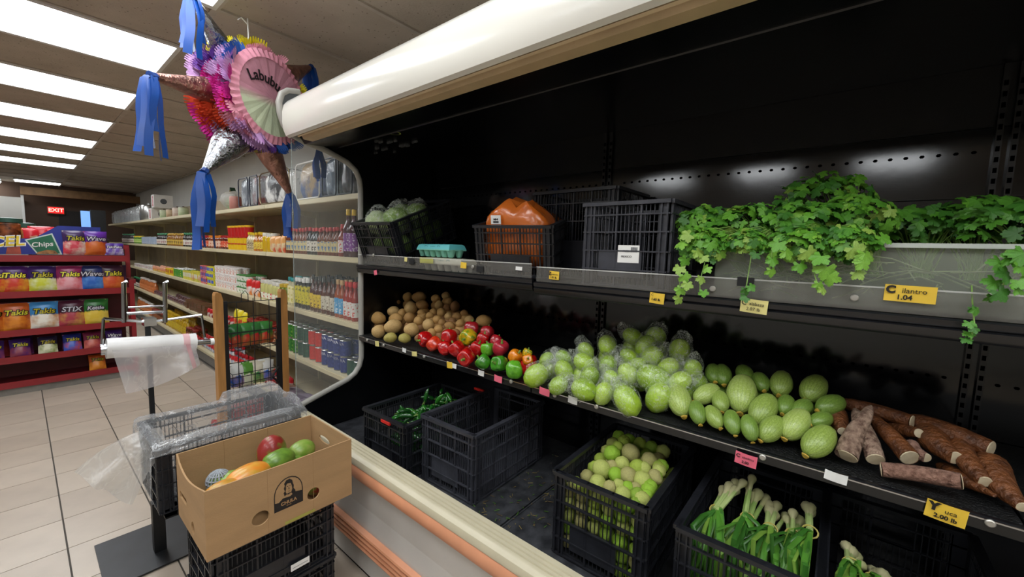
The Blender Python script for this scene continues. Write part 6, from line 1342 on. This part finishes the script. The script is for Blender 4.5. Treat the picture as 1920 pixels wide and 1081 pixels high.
# labels for every shelf item
groups = {}
for it in ITEMS: groups.setdefault((it[1], it[2], it[3], round(it[5], 3)), []).append(it)
levels = {}
for k in groups: levels.setdefault(k[:3], []).append(k[3])
for k, its in groups.items():
    zs = sorted(set(levels[k[:3]])); lv = '' if len(zs) == 1 else (', bottom layer' if k[3] == zs[0] else ', top layer' if k[3] == zs[-1] else ', middle layer')
    for i, it in enumerate(sorted(its, key=lambda a: a[4])):
        r = '' if k[2] == 0 else ' behind' if k[2] == 1 else ' farther behind' if k[2] == 2 else ' at the back'
        it[0]['label'] = f'{k[0]}{r}, {k[1]} shelf{lv}, {ordn(i)} from cooler'; it[0]['group'] = f'{k[0]} on the {k[1]} grocery shelf'
# ---- top shelf: bedding in clear bags, kitchen boxes, party goods
ZT = GZ[0]
M_vinyl = film('clear_vinyl', 'e8ecf0', alpha=.05, rough=.08, bump=.6, bscale=6, gloss=.07, crease=.3); M_pipe = mat('vinyl_piping', '20263a', rough=.4)
def bedding(label, pxa, pxb, h, col, col2, sc, piping):
    ya, yb = sorted((px_to_y(pxa, ZT), px_to_y(pxb, ZT))); w_ = yb-ya; t = thing('bedding_bag', label, 'bedding bag', (GXf+.03, (ya+yb)/2, ZT+.001), 'bagged blankets on the top shelf')
    def f(k, off):
        def g(u, v):
            th = 2*PI*u; a = abs(math.cos(th))**.45*math.copysign(1, math.cos(th)); b = abs(math.sin(th))**.45*math.copysign(1, math.sin(th)); s = (1-abs(2*v-1)**6*.25)*k
            return (.11+.11*a*s+off*noise.noise(Vector((u*9, v*5, w_*30))), w_*.48*b*s, .004+h*v*k)
        return g
    b = MB().grid(f(.94, .012), 24, 10, wrap=True); close_poles(b, 24, 10); b.build('blanket', mat('blanket_'+col, col, rough=.8, col2=col2, scale=sc, thr=(.45, .55), bump=.5, bscale=18), t, smooth=True, ang=60)
    b = MB().grid(f(1, .008), 24, 10, wrap=True); close_poles(b, 24, 10); b.build('clear_cover', M_vinyl, t, smooth=True, ang=60)
    MB().tube([(-.004, w_*.46*y_, .012+(h-.03)*z_) for y_, z_ in ((-1, .1), (-.9, .0), (.9, .0), (1, .1), (1, .92), (.85, 1), (-.85, 1), (-1, .92), (-1, .1))], .005, 6).build('piping', piping, t, smooth=True)
M_gold = mat('gold_piping', '8a7a5a', rough=.3, metal=.6)
bedding('navy round-cornered bedding bag next to the case trim', 668, 640, .27, '2c3038', '6a6e78', 8, M_pipe); bedding('blue-grey bedding bag with teal folds', 638, 610, .27, '4a5a6a', '8a9aa8', 7, M_pipe); bedding('beige zippered blanket bag with blue edges', 608, 560, .28, '9a8464', '46587e', 7, M_white)
bedding('black and white patterned blanket in a clear bag', 552, 492, .28, '2a2a2c', 'd8d6d2', 9, M_gold); bedding('silver grey blanket bag with red accents', 490, 474, .28, '9a9ca0', '7a3a34', 9, M_pipe); bedding('grey blanket bag at the left of the bedding row', 472, 453, .28, '6a7078', 'c0c4c8', 9, M_pipe)
def simple(name, label, cat, px_, w_, d_, h, build, x=GXf+.03, z=ZT, grp=None):
    y = px_to_y(px_, z); t = thing(name, label, cat, (x, y, z+.001), grp); build(t, w_, d_, h); return t
def b_box(m, word=None):
    def f(t, w_, d_, h):
        MB().box((0, -w_/2, 0), (d_, w_/2, h)).build('carton', m, t)
        if word:
            MB().box((-.001, -w_*.16, h*.12), (0, w_*.16, h*.88)).build('red_logo_panel', plain('b8202a'), t); obj('lettering', text_mesh(word, .034, M_wht, bold=.0008), t, frame((-.002, 0, h*.5), (0, 0, 1), (0, 1, 0)))
            MB().lathe([(w_*.2, 0), (w_*.2, .002)], 14).build('printed_appliance', plain('55585c'), t).matrix_basis = frame((d_*.5, -w_/2-.001, h*.5), (1, 0, 0), (0, 0, 1))
    return f
M_bxw = mat('white_carton', 'd6d2cc', rough=.5, var=.03)
simple('appliance_box', 'lower white appliance box with red logo panel', 'box', 285, .24, .25, .17, b_box(M_bxw, 'OSTER')); simple('appliance_box', 'upper white appliance box with red logo panel near ceiling', 'box', 290, .2, .22, .19, b_box(M_bxw, 'OSTER'), z=ZT+.172)
def b_pot(m, lidm):
    def f(t, w_, d_, h):
        MB().lathe([(w_*.48, 0), (w_*.5, .01), (w_*.5, h*.9), (w_*.46, h)], 18, c=(w_/2, 0, 0)).build('pot', m, t, smooth=True); MB().lathe([(w_*.51, h*.88), (w_*.4, h*1.03), (w_*.1, h*1.08), (w_*.1, h*1.16), (w_*.01, h*1.17)], 18, c=(w_/2, 0, 0)).build('lid', lidm, t, smooth=True)
    return f
simple('stock_pot', 'tall shiny aluminium pot left of the appliance boxes', 'pot', 265, .26, .26, .26, b_pot(mat('aluminium', 'c8c8c6', rough=.25, metal=.9), mat('aluminium', 'c8c8c6')))
for i, px_ in enumerate((303, 315, 327, 338)):
    simple('kitchen_jar', f'pale kitchen canister with brown lid, {ordn(i)} from the appliance boxes', 'canister', px_, .11, .11, .12-.01*(i % 2), b_pot(mat('canister_%d' % (i % 3), ('b8bc9a', 'c0a884', 'c8b8a8')[i % 3], rough=.4, col2=('8a9a70', '8a6a4a', 'a88a78')[i % 3], scale=14), mat('canister_lid', '5a4a3a', rough=.5)), grp='canisters on the top shelf')
def b_bagmelon(t, w_, d_, h):
    b = close_poles(blob(20, 12, lambda d, th, ph: (1+.12*noise.noise(d*2))*(1 if d.z < .2 else 1-.45*(d.z-.2))), 20, 12); b.v = [(x*d_*.5+d_*.5, y*w_*.5, z*h*.48+h*.55) for x, y, z in b.v]; b.build('white_bag', film('white_bag_film', 'e4e0dc', alpha=.5, rough=.3, bump=.6, bscale=12, crease=.7), t, smooth=True, fix=False)
    b = close_poles(blob(16, 10), 16, 10); b.v = [(x*.075+d_*.45, y*.085-.02, z*.075+.08) for x, y, z in b.v]; b.build('green_dish', mat('green_dish', '9ab88a', rough=.4), t, smooth=True)
simple('knotted_bag', 'white plastic bag with round green dish on top shelf', 'bag', 420, .30, .24, .24, b_bagmelon)
simple('red_box', 'dark red box behind the white plastic bag', 'box', 446, .16, .1, .30, b_box(plain('6a2420')), x=GXf+.22)
def b_hat(t, w_, d_, h):
    MB().prism([(-w_*.5, .0), (w_*.5, .0), (w_*.42, h*.6), (w_*.1, h), (-w_*.3, h*.75)], 0, .05, 0).build('green_side', mat('hat_green', '2c4a34', var=.2, scale=20), t); MB().prism([(-w_*.3, h*.1), (w_*.3, h*.1), (w_*.22, h*.55), (0, h*.9), (-w_*.2, h*.6)], -.004, 0, 0).build('gold_front', mat('hat_gold', 'b88a3a', var=.2, scale=30), t)
simple('party_hat', 'green and gold sequin shape behind the blue streamer', 'decoration', 402, .14, .05, .28, b_hat, x=GXf+.2)
simple('pink_canister', 'small salmon pink canister beside the white bag', 'canister', 442, .1, .1, .12, b_pot(mat('salmon_can', 'b8786a', rough=.4, var=.1), mat('salmon_lid', 'a8a090')), x=GXf+.0)
M_wrap = film('clear_wrapped_glass', 'd8dcde', alpha=.25, rough=.1, bump=.8, bscale=14, gloss=.08, crease=.6)
k = 0
for i, px_ in enumerate((258, 252, 246, 241, 236, 231, 226, 221, 217, 213)):
    y = px_to_y(px_, ZT); t = thing('wrapped_glassware', f'clear wrapped tall glassware on the top shelf, {ordn(i)} from the pot', 'glassware', (GXf+.12, y, ZT+.001), 'wrapped glassware on the top shelf')
    MB().lathe([(.07, 0), (.09, .05), (.09, .2+.03*(i % 2)), (.03, .28)], 12, fn=lambda th, j: 1+.1*math.sin(th*5+j)).build('wrapping', M_wrap, t, smooth=True, fix=False); MB().lathe([(.05, .004), (.055, .2)], 12).build('glasses', mat('glass_grey', 'a8acae', rough=.15), t, smooth=True)
